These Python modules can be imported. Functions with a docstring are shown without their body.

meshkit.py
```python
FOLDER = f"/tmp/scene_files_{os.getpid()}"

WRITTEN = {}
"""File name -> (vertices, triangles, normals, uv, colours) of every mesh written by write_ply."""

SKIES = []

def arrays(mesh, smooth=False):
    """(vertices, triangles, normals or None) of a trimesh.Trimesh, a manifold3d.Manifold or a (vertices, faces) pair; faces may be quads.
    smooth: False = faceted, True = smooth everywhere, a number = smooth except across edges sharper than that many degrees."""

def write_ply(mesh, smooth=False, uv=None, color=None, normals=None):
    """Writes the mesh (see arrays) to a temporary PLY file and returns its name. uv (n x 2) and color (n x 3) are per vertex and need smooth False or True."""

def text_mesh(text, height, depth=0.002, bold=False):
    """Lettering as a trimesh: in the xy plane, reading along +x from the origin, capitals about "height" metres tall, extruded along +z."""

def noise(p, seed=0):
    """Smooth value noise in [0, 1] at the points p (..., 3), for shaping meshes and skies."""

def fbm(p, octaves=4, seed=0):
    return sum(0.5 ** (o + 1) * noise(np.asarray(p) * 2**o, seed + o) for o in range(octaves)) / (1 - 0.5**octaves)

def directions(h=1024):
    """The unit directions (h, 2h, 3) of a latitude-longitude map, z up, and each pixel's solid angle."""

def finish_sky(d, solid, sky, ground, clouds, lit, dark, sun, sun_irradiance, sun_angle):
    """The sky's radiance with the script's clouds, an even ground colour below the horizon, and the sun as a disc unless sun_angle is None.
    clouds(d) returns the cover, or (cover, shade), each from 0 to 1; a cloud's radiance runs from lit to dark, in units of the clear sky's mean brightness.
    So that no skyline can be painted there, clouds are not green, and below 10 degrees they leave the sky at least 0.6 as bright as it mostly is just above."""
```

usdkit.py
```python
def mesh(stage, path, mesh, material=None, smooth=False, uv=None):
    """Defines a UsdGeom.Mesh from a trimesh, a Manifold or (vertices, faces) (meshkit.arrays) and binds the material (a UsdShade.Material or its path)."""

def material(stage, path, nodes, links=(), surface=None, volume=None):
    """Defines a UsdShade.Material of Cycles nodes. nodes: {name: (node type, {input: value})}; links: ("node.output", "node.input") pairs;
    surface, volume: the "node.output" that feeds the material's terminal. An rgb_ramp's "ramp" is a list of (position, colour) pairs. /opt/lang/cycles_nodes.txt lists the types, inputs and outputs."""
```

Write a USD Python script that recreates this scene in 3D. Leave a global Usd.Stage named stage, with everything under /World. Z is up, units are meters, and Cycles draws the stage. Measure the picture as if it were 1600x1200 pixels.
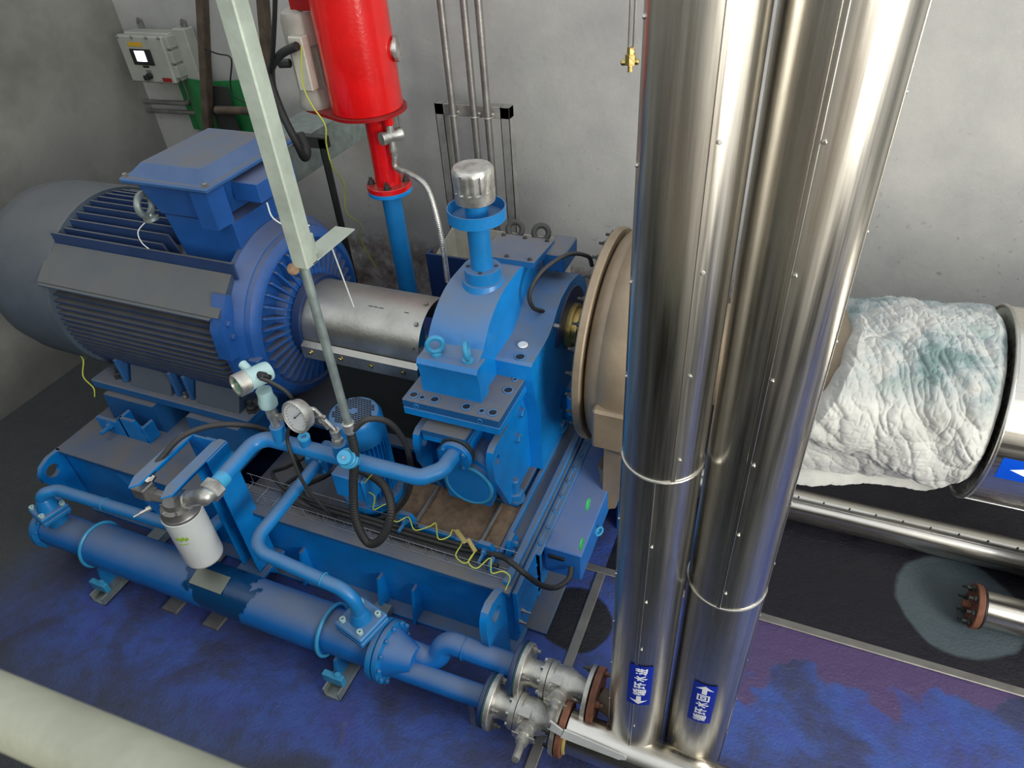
import math, random
import numpy as np, trimesh
import shapely, shapely.geometry as sg
import manifold3d as m3
import usdkit, meshkit
from pxr import Usd, UsdGeom, UsdLux, UsdShade, Gf, Sdf

stage = Usd.Stage.CreateInMemory()
UsdGeom.SetStageUpAxis(stage, 'Z')
UsdGeom.SetStageMetersPerUnit(stage, 1.0)
world = UsdGeom.Xform.Define(stage, '/World')
stage.SetDefaultPrim(world.GetPrim())
UsdGeom.Scope.Define(stage, '/World/Looks')
rng = np.random.default_rng(7)
PI = math.pi

# ------------------------------------------------------------------ camera, light, exposure
EXPOSURE = 1.32
FOCAL = 1097.688                                   # pixels of a 1600 wide picture
RM = np.array([[0.92363488, 0.37818072, -0.06227312], [0.19369732, -0.60078185, -0.77559172], [-0.3307264, 0.70430144, -0.62815566]])
EYE = np.array([0.0, 0.0, 3.2])
cam = UsdGeom.Camera.Define(stage, '/World/camera')
cm = np.eye(4)
cm[0, :3], cm[1, :3], cm[2, :3], cm[3, :3] = RM[0], -RM[1], -RM[2], EYE
cam.AddTransformOp().Set(Gf.Matrix4d(cm.tolist()))
cam.CreateHorizontalApertureAttr(36.0)
cam.CreateVerticalApertureAttr(27.0)
cam.CreateFocalLengthAttr(FOCAL / 1600 * 36)
cam.CreateFStopAttr(9.0)
cam.CreateFocusDistanceAttr(3.2)
cam.CreateExposureAttr(EXPOSURE)

DOME = UsdLux.DomeLight.Define(stage, '/World/daylight_sky')
DOME.CreateIntensityAttr(0.16)
DOME.CreateColorAttr(Gf.Vec3f(0.90, 0.95, 1.0))


def window_light(name, pos, target, w, h, power, color):
    l = UsdLux.RectLight.Define(stage, '/World/' + name)
    d = np.array(target, float) - np.array(pos, float); d /= np.linalg.norm(d)
    up = np.array([0, 0, 1.0]); r = np.cross(d, up); r /= np.linalg.norm(r); u = np.cross(r, d)
    m = np.eye(4); m[0, :3], m[1, :3], m[2, :3], m[3, :3] = r, u, -d, pos
    l.AddTransformOp().Set(Gf.Matrix4d(m.tolist()))
    l.CreateWidthAttr(w); l.CreateHeightAttr(h); l.CreateIntensityAttr(power); l.CreateColorAttr(Gf.Vec3f(*color))


# tall windows of the hall: in the right wall, and a doorway ahead on the right of the camera's platform
window_light('window_daylight_right', (4.1, .2, 2.7), (-.8, 2.4, 1.1), 3.4, 2.0, 9.5, (1.0, 0.97, 0.90))
window_light('window_daylight_front', (2.9, -4.3, 2.9), (1.2, 2.0, 1.4), 1.6, 2.4, 4.5, (1.0, 0.95, 0.85))

# ------------------------------------------------------------------ helpers: points
def at(px, py, **k):
    (a, v), = k.items(); i = 'xyz'.index(a)
    d = RM.T @ np.array([(px - 800) / FOCAL, (py - 600) / FOCAL, 1.0])
    return EYE + (v - EYE[i]) / d[i] * d


V = lambda *a: np.array(a, float)

# ------------------------------------------------------------------ helpers: meshes
cat = trimesh.util.concatenate


def tm(v, f):
    return trimesh.Trimesh(np.asarray(v, float), np.asarray(f, int), process=False)


def quads(f):
    f = np.asarray(f, int)
    return np.vstack([f[:, [0, 1, 2]], f[:, [0, 2, 3]]])


def hull(p):
    return trimesh.convex.convex_hull(np.asarray(p, float))


def rbox(x0, x1, y0, y1, z0, z1, c=0.004):
    c = min(c, (x1 - x0) * .4, (y1 - y0) * .4, (z1 - z0) * .4)
    p = []
    for x, sx in ((x0, 1), (x1, -1)):
        for y, sy in ((y0, 1), (y1, -1)):
            for z, sz in ((z0, 1), (z1, -1)):
                p += [(x + sx * c, y + sy * c, z), (x + sx * c, y, z + sz * c), (x, y + sy * c, z + sz * c)]
    return hull(p)


def frame(d):
    d = np.asarray(d, float); d = d / np.linalg.norm(d)
    a = np.array([0, 0, 1.0]) if abs(d[2]) < .9 else np.array([1.0, 0, 0])
    u = np.cross(a, d); u /= np.linalg.norm(u)
    return u, np.cross(d, u), d


def xf(mesh, o, X, Y, Z):
    m = np.eye(4); m[:3, 0], m[:3, 1], m[:3, 2], m[:3, 3] = X, Y, Z, o
    r = mesh.copy(); r.apply_transform(m)
    return r


def lathe(o, d, prof, n=32, phase=0.0):
    """prof: (t, r) along d from o; a closed solid of revolution."""
    u, v, w = frame(d); o = np.asarray(o, float)
    prof = list(prof)
    if prof[0][1] > 0: prof = [(prof[0][0], 0)] + prof
    if prof[-1][1] > 0: prof = prof + [(prof[-1][0], 0)]
    ang = np.arange(n) / n * 2 * PI + phase
    ring = np.cos(ang)[:, None] * u + np.sin(ang)[:, None] * v
    P, F = [], []
    P.append((o + w * prof[0][0])[None]); P += [o + w * t + ring * r for t, r in prof[1:-1]]; P.append((o + w * prof[-1][0])[None])
    k = len(prof) - 2; i = np.arange(n); j = (i + 1) % n
    F.append(np.stack([0 * i, 1 + j, 1 + i], 1))
    for q in range(k - 1):
        a, b = 1 + q * n, 1 + (q + 1) * n
        F.append(quads(np.stack([a + i, a + j, b + j, b + i], 1)))
    e = 1 + k * n; a = 1 + (k - 1) * n
    F.append(np.stack([0 * i + e, a + i, a + j], 1))
    return tm(np.vstack(P), np.vstack(F))


def cyl(p, q, r, n=24, c=0.003, r2=None):
    p, q = np.asarray(p, float), np.asarray(q, float); L = np.linalg.norm(q - p); r2 = r if r2 is None else r2
    c = min(c, L * .3, r * .4, r2 * .4)
    return lathe(p, q - p, [(0, r - c), (c, r), (L - c, r2), (L, r2 - c)], n)


def pipe_ring(p, q, r, ri, n=32, c=.002):
    """a hollow ring (washer, flange, open sleeve)"""
    p, q = np.asarray(p, float), np.asarray(q, float); L = np.linalg.norm(q - p)
    u, v, w = frame(q - p); ang = np.arange(n) / n * 2 * PI
    ring = np.cos(ang)[:, None] * u + np.sin(ang)[:, None] * v
    prof = [(0, ri), (0, r - c), (c, r), (L - c, r), (L, r - c), (L, ri)]
    P = np.vstack([p + w * t + ring * rr for t, rr in prof]); i = np.arange(n); j = (i + 1) % n; F = []
    for a in range(6):
        b = (a + 1) % 6
        F.append(quads(np.stack([a * n + i, a * n + j, b * n + j, b * n + i], 1)))
    return tm(P, np.vstack(F))


def fillet(pts, rad, steps=8):
    pts = [np.asarray(p, float) for p in pts]; out = [pts[0]]
    for k in range(1, len(pts) - 1):
        a, b, c = pts[k - 1], pts[k], pts[k + 1]
        u, v = a - b, c - b; lu, lv = np.linalg.norm(u), np.linalg.norm(v); u, v = u / lu, v / lv
        t = math.acos(np.clip(u @ v, -1, 1)); r = rad[k] if isinstance(rad, (list, tuple)) else rad
        if t > PI - .02: out.append(b); continue
        d = min(r / math.tan(t / 2), lu * .48, lv * .48); r = d * math.tan(t / 2)
        cc = b + (u + v) / np.linalg.norm(u + v) * (r / math.sin(t / 2))
        s, e = b + u * d - cc, b + v * d - cc
        om = math.acos(np.clip(s @ e / (r * r), -1, 1))
        for i in range(steps + 1):
            f = i / steps
            out.append(cc + (s * math.sin((1 - f) * om) + e * math.sin(f * om)) / max(math.sin(om), 1e-9))
    out.append(pts[-1])
    return out


def spline(pts, n=12):
    pts = np.asarray(pts, float); P = np.vstack([2 * pts[0] - pts[1], pts, 2 * pts[-1] - pts[-2]]); out = []
    for k in range(1, len(P) - 2):
        for i in range(n):
            t = i / n; a, b, c, d = P[k - 1], P[k], P[k + 1], P[k + 2]
            out.append(.5 * (2 * b + (c - a) * t + (2 * a - 5 * b + 4 * c - d) * t * t + (3 * b - a - 3 * c + d) * t ** 3))
    out.append(P[-2])
    return np.array(out)


def sweep(path, r, n=16, radii=None):
    path = np.asarray(path, float); m = len(path)
    t = np.gradient(path, axis=0); t /= np.linalg.norm(t, axis=1, keepdims=True) + 1e-12
    u, _, _ = frame(t[0]); ang = np.arange(n) / n * 2 * PI; P = []
    for k in range(m):
        u = u - t[k] * (u @ t[k]); u /= np.linalg.norm(u); v = np.cross(t[k], u)
        rr = r if radii is None else radii[k]
        P.append(path[k] + rr * (np.cos(ang)[:, None] * u + np.sin(ang)[:, None] * v))
    P = np.vstack(P + [path[:1], path[-1:]]); i = np.arange(n); j = (i + 1) % n; F = []
    for k in range(m - 1):
        a, b = k * n, (k + 1) * n
        F.append(quads(np.stack([a + i, a + j, b + j, b + i], 1)))
    F.append(np.stack([0 * i + m * n, j, i], 1)); F.append(np.stack([0 * i + m * n + 1, (m - 1) * n + i, (m - 1) * n + j], 1))
    return tm(P, np.vstack(F))


def tube(pts, r, bend=0.06, n=16, steps=8):
    return sweep(fillet(pts, bend, steps), r, n)


def hose(pts, r, pitch=0.012, n=14, amp=0.08):
    """a ribbed flexible hose along a spline"""
    p = spline(pts, 24); s = np.r_[0, np.cumsum(np.linalg.norm(np.diff(p, axis=0), axis=1))]
    k = int(s[-1] / pitch * 4); q = np.linspace(0, s[-1], k); p = np.stack([np.interp(q, s, p[:, i]) for i in range(3)], 1)
    return sweep(p, r, n, r * (1 + amp * np.sin(q / pitch * 2 * PI)))


def prism(poly, axis, a0, a1):
    """extrude a polygon (points or shapely) along an axis; polygon coordinates are the two other axes in order."""
    g = poly if hasattr(poly, 'exterior') else sg.Polygon(poly)
    m = trimesh.creation.extrude_polygon(shapely.geometry.polygon.orient(g), abs(a1 - a0), engine='earcut')
    v = np.array(m.vertices); w = v[:, 2] + min(a0, a1)
    if axis == 'x': p = np.stack([w, v[:, 0], v[:, 1]], 1); flip = False
    elif axis == 'y': p = np.stack([v[:, 0], w, v[:, 1]], 1); flip = True
    else: p = np.stack([v[:, 0], v[:, 1], w], 1); flip = False
    f = np.array(m.faces)
    return tm(p, f[:, ::-1] if flip else f)


def ngon(cx, cy, r, n=32, a0=0.0, a1=2 * PI):
    t = np.linspace(a0, a1, n, endpoint=abs(a1 - a0) < 6.2)
    return [(cx + r * math.cos(a), cy + r * math.sin(a)) for a in t]


def disc2(cx, cy, r, n=24):
    return sg.Polygon(ngon(cx, cy, r, n))


def bolt(p, d, r=0.012, h=0.012, stud=0.0, washer=True):
    """hex bolt head sitting on the point p, axis d"""
    prof = ([(0, r * 1.35), (h * .2, r * 1.35)] if washer else []) + [(h * .2, r), (h * .95, r), (h * 1.1, r * .85)]
    if stud: prof += [(h * 1.1, r * .55), (h * 1.1 + stud, r * .55)]
    return lathe(p, d, prof, 6)


def torus(o, d, R, r, n=28, m=12, a0=0.0, a1=2 * PI):
    u, v, w = frame(d); full = a1 - a0 > 6.28
    ang = np.linspace(a0, a1, n + (0 if full else 1), endpoint=not full)
    p = np.asarray(o, float) + R * (np.cos(ang)[:, None] * u + np.sin(ang)[:, None] * v)
    if full:
        k = len(p); b = np.arange(m) / m * 2 * PI; rad = np.cos(ang)[:, None] * u + np.sin(ang)[:, None] * v
        P = (p[:, None] + r * (np.cos(b)[None, :, None] * rad[:, None] + np.sin(b)[None, :, None] * w)).reshape(-1, 3); F = []
        i = np.arange(m); j = (i + 1) % m
        for a in range(k):
            c = (a + 1) % k; F.append(quads(np.stack([a * m + i, c * m + i, c * m + j, a * m + j], 1)))
        return tm(P, np.vstack(F))
    return sweep(p, r, m)


def eyebolt(p, d, facing, R=0.03, r=0.009):
    """lifting eye: collar on p, ring above it with its hole facing `facing`"""
    d = np.asarray(d, float) / np.linalg.norm(d); p = np.asarray(p, float)
    return cat([lathe(p, d, [(0, r * 2.2), (r * .9, r * 2.2), (r * 1.4, r * 1.1), (r * 2, r)], 16), torus(p + d * (R + r * 1.6), facing, R, r, 24, 10)])


# ------------------------------------------------------------------ helpers: prims
def free(path):
    if not stage.GetPrimAtPath(path): return path
    k = 1
    while stage.GetPrimAtPath(f'{path}_{k:03d}'): k += 1
    return f'{path}_{k:03d}'


LOC = {}


def tag(prim, label=None, category=None, group=None, kind=None):
    for k, v in (('label', label), ('category', category), ('group', group), ('kind', kind)):
        if v: prim.SetCustomDataByKey(k, v)


def thing(name, label, category, loc=(0, 0, 0), group=None):
    path = free('/World/' + name)
    x = UsdGeom.Xform.Define(stage, path); x.AddTranslateOp().Set(Gf.Vec3d(*map(float, loc)))
    tag(x.GetPrim(), label, category, group); LOC[path] = np.asarray(loc, float)
    return path


def part(parent, name, mesh, mat, label=None, smooth=35, kind=None):
    path = free(f'{parent}/{name}'); o = LOC[parent]; LOC[path] = o
    m = mesh.copy() if not isinstance(mesh, (tuple, list)) else cat(mesh)
    m.vertices = np.asarray(m.vertices) - o
    p = usdkit.mesh(stage, path, m, M[mat] if isinstance(mat, str) else mat, smooth=smooth)
    tag(p.GetPrim(), label, None, None, kind)
    return path


def single(name, mesh, mat, label, category, group=None, kind=None, smooth=35):
    path = free('/World/' + name)
    m = mesh if not isinstance(mesh, (tuple, list)) else cat(mesh)
    p = usdkit.mesh(stage, path, m, M[mat], smooth=smooth)
    tag(p.GetPrim(), label, category, group, kind); LOC[path] = np.zeros(3)
    return path


def copy_of(src, loc, label=None, rotz=None):
    prim = stage.GetPrimAtPath(src); was = prim.GetCustomData(); base = src.rsplit('/', 1)[1].rstrip('0123456789').rstrip('_')
    path = free('/World/' + base)
    x = UsdGeom.Xform.Define(stage, path); x.AddTranslateOp().Set(Gf.Vec3d(*map(float, loc)))
    if rotz is not None: x.AddRotateZOp().Set(rotz)
    p = x.GetPrim(); p.GetReferences().AddInternalReference(src); p.SetInstanceable(True)
    tag(p, label or was.get('label'), was.get('category'), was.get('group'))
    return path


# ------------------------------------------------------------------ materials
M = {}


def lin(r, g, b):
    f = lambda c: c / 12.92 if c <= 10 else ((c / 255 + .055) / 1.055) ** 2.4
    return tuple(f(c) if c > 10 else c / 255 / 12.92 for c in (r, g, b))


def paint(name, color, rough=0.42, dust=0.6, dust_color=(0.14, 0.12, 0.10), up0=0.35, up1=0.95, metallic=0.0, wear=0.12, bump=0.02, scale=7.0, spec=0.5, coat=0.0, drip=0.0):
    """painted or bare surface with mottling, and settled dust on faces that look up"""
    n = {'geo': ('geometry', {}), 'sep': ('separate_xyz', {}),
         'n1': ('noise_texture', {'scale': scale, 'detail': 5.0, 'roughness': 0.6}), 'n2': ('noise_texture', {'scale': scale * 9, 'detail': 4.0}),
         'up': ('map_range', {'from_min': up0, 'from_max': up1, 'to_min': 0.0, 'to_max': 1.0, 'clamp': True}),
         'pat': ('map_range', {'from_min': 0.3, 'from_max': 0.62, 'to_min': 0.62 * dust, 'to_max': dust, 'clamp': True}),
         'mul': ('math', {'math_type': 'multiply'}),
         'mot': ('map_range', {'from_min': 0.3, 'from_max': 0.7, 'to_min': 1 - wear, 'to_max': 1 + wear, 'clamp': True}),
         'base': ('vector_math', {'math_type': 'scale', 'vector1': color}),
         'mix': ('mix_color', {'b': dust_color}),
         'ro': ('map_range', {'from_min': 0.0, 'from_max': 1.0, 'to_min': rough, 'to_max': min(1.0, rough + .45), 'clamp': True}),
         'bp': ('bump', {'strength': 0.35, 'distance': bump * .1}),
         'p': ('principled_bsdf', {'metallic': metallic, 'specular_ior_level': spec, 'coat_weight': coat})}
    l = [('geo.normal', 'sep.vector'), ('geo.position', 'n1.vector'), ('geo.position', 'n2.vector'), ('sep.z', 'up.value'), ('n1.fac', 'pat.value'),
         ('up.result', 'mul.value1'), ('pat.result', 'mul.value2'), ('n1.fac', 'mot.value'), ('mot.result', 'base.scale'), ('base.vector', 'mix.a'),
         ('mul.value', 'mix.fac'), ('mix.result', 'p.base_color'), ('mul.value', 'ro.value'), ('ro.result', 'p.roughness'), ('n2.fac', 'bp.height'), ('bp.normal', 'p.normal')]
    M[name] = usdkit.material(stage, '/World/Looks/' + name, n, l, surface='p.BSDF')


def stain(name, centre, radius, color):
    """adds an oil-wet patch with a ragged outline to a paint"""
    root = '/World/Looks/' + name
    m = usdkit.material(stage, root, {'sw': ('noise_texture', {'scale': 9.0, 'detail': 5.0}), 'sv': ('vector_math', {'math_type': 'scale', 'scale': 0.30}), 'sa': ('vector_math', {'math_type': 'add'}),
        'sd': ('vector_math', {'math_type': 'distance', 'vector2': tuple(c + .15 for c in centre)}), 'sm': ('map_range', {'from_min': radius + .012, 'from_max': radius, 'clamp': True}), 'sx': ('mix_color', {'b': color}), 'sr': ('mix_float', {'b': 0.25})},
        [('sw.color', 'sv.vector1'), ('sv.vector', 'sa.vector2'), ('sa.vector', 'sd.vector1'), ('sd.value', 'sm.value'), ('sm.result', 'sx.fac'), ('sm.result', 'sr.fac')], surface=None)
    for a, b in (('geo.position', 'sw.vector'), ('geo.position', 'sa.vector1'), ('mix.result', 'sx.a'), ('ro.result', 'sr.a'), ('sx.result', 'p.base_color'), ('sr.result', 'p.roughness')):
        (na, oa), (nb, ib) = a.split('.'), b.split('.')
        src, dst = UsdShade.Shader.Get(stage, f'{root}/{na}'), UsdShade.Shader.Get(stage, f'{root}/{nb}')
        i = dst.CreateInput(ib, Sdf.ValueTypeNames.Token); i.ClearSources(); i.ConnectToSource(src.CreateOutput(oa, Sdf.ValueTypeNames.Token))


def plain(name, color, rough=0.5, metallic=0.0, emit=0.0, spec=0.5):
    i = {'base_color': color, 'roughness': rough, 'metallic': metallic, 'specular_ior_level': spec}
    if emit: i.update(emission_color=color, emission_strength=emit)
    M[name] = usdkit.material(stage, '/World/Looks/' + name, {'p': ('principled_bsdf', i)}, [], surface='p.BSDF')


BLUE = lin(12, 132, 212)
DUST = (0.10, 0.095, 0.085)
paint('machine_blue', BLUE, 0.36, 0.85, (0.16, 0.165, 0.155), 0.45, 0.93)
paint('pipe_blue', lin(26, 122, 188), 0.36, 0.62, (0.16, 0.17, 0.17), 0.5, 1.0)
paint('cooler_blue', lin(18, 108, 186), 0.42, 0.78, (0.15, 0.165, 0.18), 0.45, 0.95, scale=3.5)
stain('cooler_blue', (-2.27, 1.33, .36), .20, lin(14, 62, 104))
paint('eye_blue', lin(60, 160, 205), 0.35, 0.2, DUST)
paint('skid_top', lin(26, 92, 150), 0.5, 1.0, (0.15, 0.147, 0.145), 0.3, 0.75, scale=5)
paint('motor_blue', lin(34, 86, 156), 0.36, 0.75, (0.13, 0.125, 0.115), 0.25, 0.95)
paint('fin_blue', lin(36, 58, 98), 0.5, 0.95, (0.11, 0.108, 0.10), 0.1, 0.7)
paint('shelf_grey', lin(60, 76, 100), 0.5, 1.0, (0.115, 0.118, 0.11), 0.1, 0.7, scale=4)
paint('fan_cover_grey', lin(72, 84, 96), 0.5, 0.7, (0.12, 0.115, 0.105), 0.0, 0.9)
paint('lid_grey', lin(46, 92, 146), 0.42, 1.0, (0.125, 0.13, 0.135), 0.6, 0.93)
paint('red_paint', lin(214, 16, 18), 0.24, 0.5, (0.10, 0.05, 0.04), 0.6, 0.97, coat=0.5)
paint('dark_red', lin(150, 14, 18), 0.35, 0.5, (0.12, 0.06, 0.05), 0.6, 0.97)
paint('galvanised', lin(150, 162, 158), 0.45, 0.35, (0.2, 0.2, 0.17), 0.5, 0.98, metallic=0.55, wear=0.25, scale=14)
paint('post_paint', lin(176, 186, 172), 0.5, 0.3, (0.2, 0.2, 0.16), 0.5, 0.98, metallic=0.25, wear=0.18, scale=9)
paint('steel', (0.55, 0.54, 0.50), 0.32, 0.35, (0.16, 0.15, 0.13), 0.6, 0.98, metallic=0.95, wear=0.18, scale=11)
paint('guard_steel', (0.48, 0.47, 0.42), 0.28, 0.5, (0.18, 0.17, 0.15), 0.5, 1.0, metallic=0.85, wear=0.25, scale=6)
paint('dull_steel', (0.34, 0.33, 0.31), 0.45, 0.4, (0.14, 0.13, 0.11), 0.5, 0.98, metallic=0.8, wear=0.25, scale=9)
paint('frame_steel', (0.38, 0.38, 0.35), 0.5, 0.3, (0.16, 0.15, 0.13), 0.5, 0.98, metallic=0.5, wear=0.25, scale=9)
paint('volute_cast', lin(150, 134, 112), 0.5, 0.3, (0.2, 0.17, 0.13), 0.4, 0.98, metallic=0.45, wear=0.22, scale=5)
paint('brass', (0.55, 0.42, 0.16), 0.28, 0.3, (0.08, 0.06, 0.04), 0.5, 0.98, metallic=0.95, wear=0.2)
paint('rust', lin(120, 74, 54), 0.75, 0.3, (0.10, 0.07, 0.05), 0.5, 0.98, wear=0.35, scale=22, bump=0.05)
paint('brown_steel', lin(86, 74, 62), 0.7, 0.3, (0.10, 0.09, 0.07), 0.5, 0.98, wear=0.4, scale=11)
paint('black_steel', lin(48, 50, 48), 0.55, 0.3, (0.1, 0.1, 0.09), 0.5, 0.98)
paint('rubber', lin(40, 40, 40), 0.6, 0.35, (0.09, 0.085, 0.08), 0.3, 0.98)
paint('valve_steel', (0.60, 0.59, 0.54), 0.36, 0.4, (0.16, 0.15, 0.13), 0.5, 0.98, metallic=0.8, wear=0.42, scale=17)
paint('lever_steel', lin(205, 208, 204), 0.4, 0.15, (0.3, 0.3, 0.27), 0.6, 0.98, metallic=0.2, wear=0.12)
paint('white_paint', lin(220, 224, 220), 0.35, 0.12, (0.3, 0.3, 0.27), 0.6, 0.98, wear=0.05)
paint('instrument', lin(168, 200, 200), 0.42, 0.15, (0.2, 0.2, 0.18), 0.6, 0.98, wear=0.06)
paint('panel_grey', lin(160, 162, 152), 0.5, 0.45, (0.24, 0.23, 0.2), 0.5, 0.98, wear=0.1)
paint('cream_grey', lin(170, 166, 156), 0.5, 0.35, (0.2, 0.19, 0.16), 0.5, 0.98, metallic=0.2, wear=0.15)
paint('green_paint', lin(34, 120, 62), 0.5, 0.3, (0.1, 0.12, 0.08), 0.5, 0.98, wear=0.2)
paint('dark_blue', lin(22, 48, 92), 0.45, 0.4, (0.09, 0.085, 0.08), 0.5, 0.98)
paint('sheet_metal', lin(196, 192, 178), 0.45, 0.3, (0.3, 0.29, 0.26), 0.5, 0.98, metallic=0.1, wear=0.15)
paint('sediment', lin(140, 114, 90), 0.9, 0.4, (0.13, 0.10, 0.07), 0.5, 0.98, wear=0.45, scale=30, bump=0.2)
paint('wood', lin(120, 98, 74), 0.8, 0.3, (0.12, 0.1, 0.08), 0.5, 0.98, wear=0.3, scale=16)
paint('rail_cream', lin(146, 148, 128), 0.5, 0.25, (0.3, 0.29, 0.24), 0.4, 0.98, wear=0.2, scale=12)
plain('wire', (0.42, 0.45, 0.47), 0.4, 0.8)
paint('trough_blue', lin(40, 112, 190), 0.45, 0.9, (0.16, 0.20, 0.32), 0.5, 0.95, scale=6)
plain('black', (0.012, 0.012, 0.012), 0.5)
plain('black_gloss', (0.01, 0.01, 0.012), 0.2)
plain('gauge_white', (0.72, 0.74, 0.74), 0.4)
plain('label_blue', lin(0, 72, 190), 0.35)
plain('label_navy', lin(6, 40, 160), 0.35)
plain('label_white', (0.85, 0.87, 0.9), 0.4)
plain('yellow_green', lin(196, 204, 84), 0.45)
plain('yellow', lin(200, 160, 40), 0.5)
plain('red_label', lin(140, 30, 26), 0.5)
plain('screen', (0.62, 0.78, 0.95), 0.3, emit=0.9)
plain('lcd_green', (0.02, 0.22, 0.09), 0.15)
plain('print_green', lin(150, 190, 60), 0.5)
plain('foam_white', lin(236, 238, 232), 0.8)
plain('tape', lin(180, 160, 96), 0.7)
plain('green_ring', lin(70, 200, 110), 0.4)
plain('dark_gasket', lin(26, 74, 78), 0.5)
plain('nameplate', (0.22, 0.24, 0.2), 0.45, 0.6)
M['glass'] = usdkit.material(stage, '/World/Looks/glass', {'t': ('transparent_bsdf', {}), 'g': ('glossy_bsdf', {'roughness': 0.03}), 'm': ('mix_closure', {'fac': 0.07})},
                             [('t.BSDF', 'm.closure1'), ('g.BSDF', 'm.closure2')], surface='m.closure')


def clad(name, stretch, rough=0.25, color=(0.60, 0.575, 0.52)):
    """rolled stainless cladding: very slight long dents along its length"""
    n = {'geo': ('geometry', {}), 'mp': ('mapping', {'mapping_type': 'point', 'scale': stretch}), 'n': ('noise_texture', {'scale': 1.0, 'detail': 2.0}),
         'mp2': ('mapping', {'mapping_type': 'point', 'scale': tuple(3.0 * q for q in stretch)}), 'sc': ('noise_texture', {'scale': 1.0, 'detail': 4.0, 'roughness': 0.6}), 'b': ('bump', {'strength': 0.22, 'distance': 0.006}),
         'r': ('map_range', {'from_min': 0.3, 'from_max': 0.75, 'to_min': rough * .75, 'to_max': rough * 1.7, 'clamp': True}),
         'big': ('noise_texture', {'scale': 5.0, 'detail': 5.0, 'distortion': 0.6}),
         'c': ('rgb_ramp', {'ramp': [(0.0, tuple(x * .8 for x in color)), (0.5, color), (1.0, tuple(min(1, x * 1.1) for x in color))]}),
         'p': ('principled_bsdf', {'metallic': 1.0})}
    l = [('geo.position', 'mp.vector'), ('mp.vector', 'n.vector'), ('n.fac', 'b.height'), ('b.normal', 'p.normal'), ('geo.position', 'mp2.vector'), ('mp2.vector', 'sc.vector'), ('sc.fac', 'r.value'),
         ('r.result', 'p.roughness'), ('geo.position', 'big.vector'), ('big.fac', 'c.fac'), ('c.color', 'p.base_color')]
    M[name] = usdkit.material(stage, '/World/Looks/' + name, n, l, surface='p.BSDF')


clad('clad_vertical', (13, 13, 0.35))
clad('clad_along', (0.4, 14, 14), 0.24)

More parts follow.
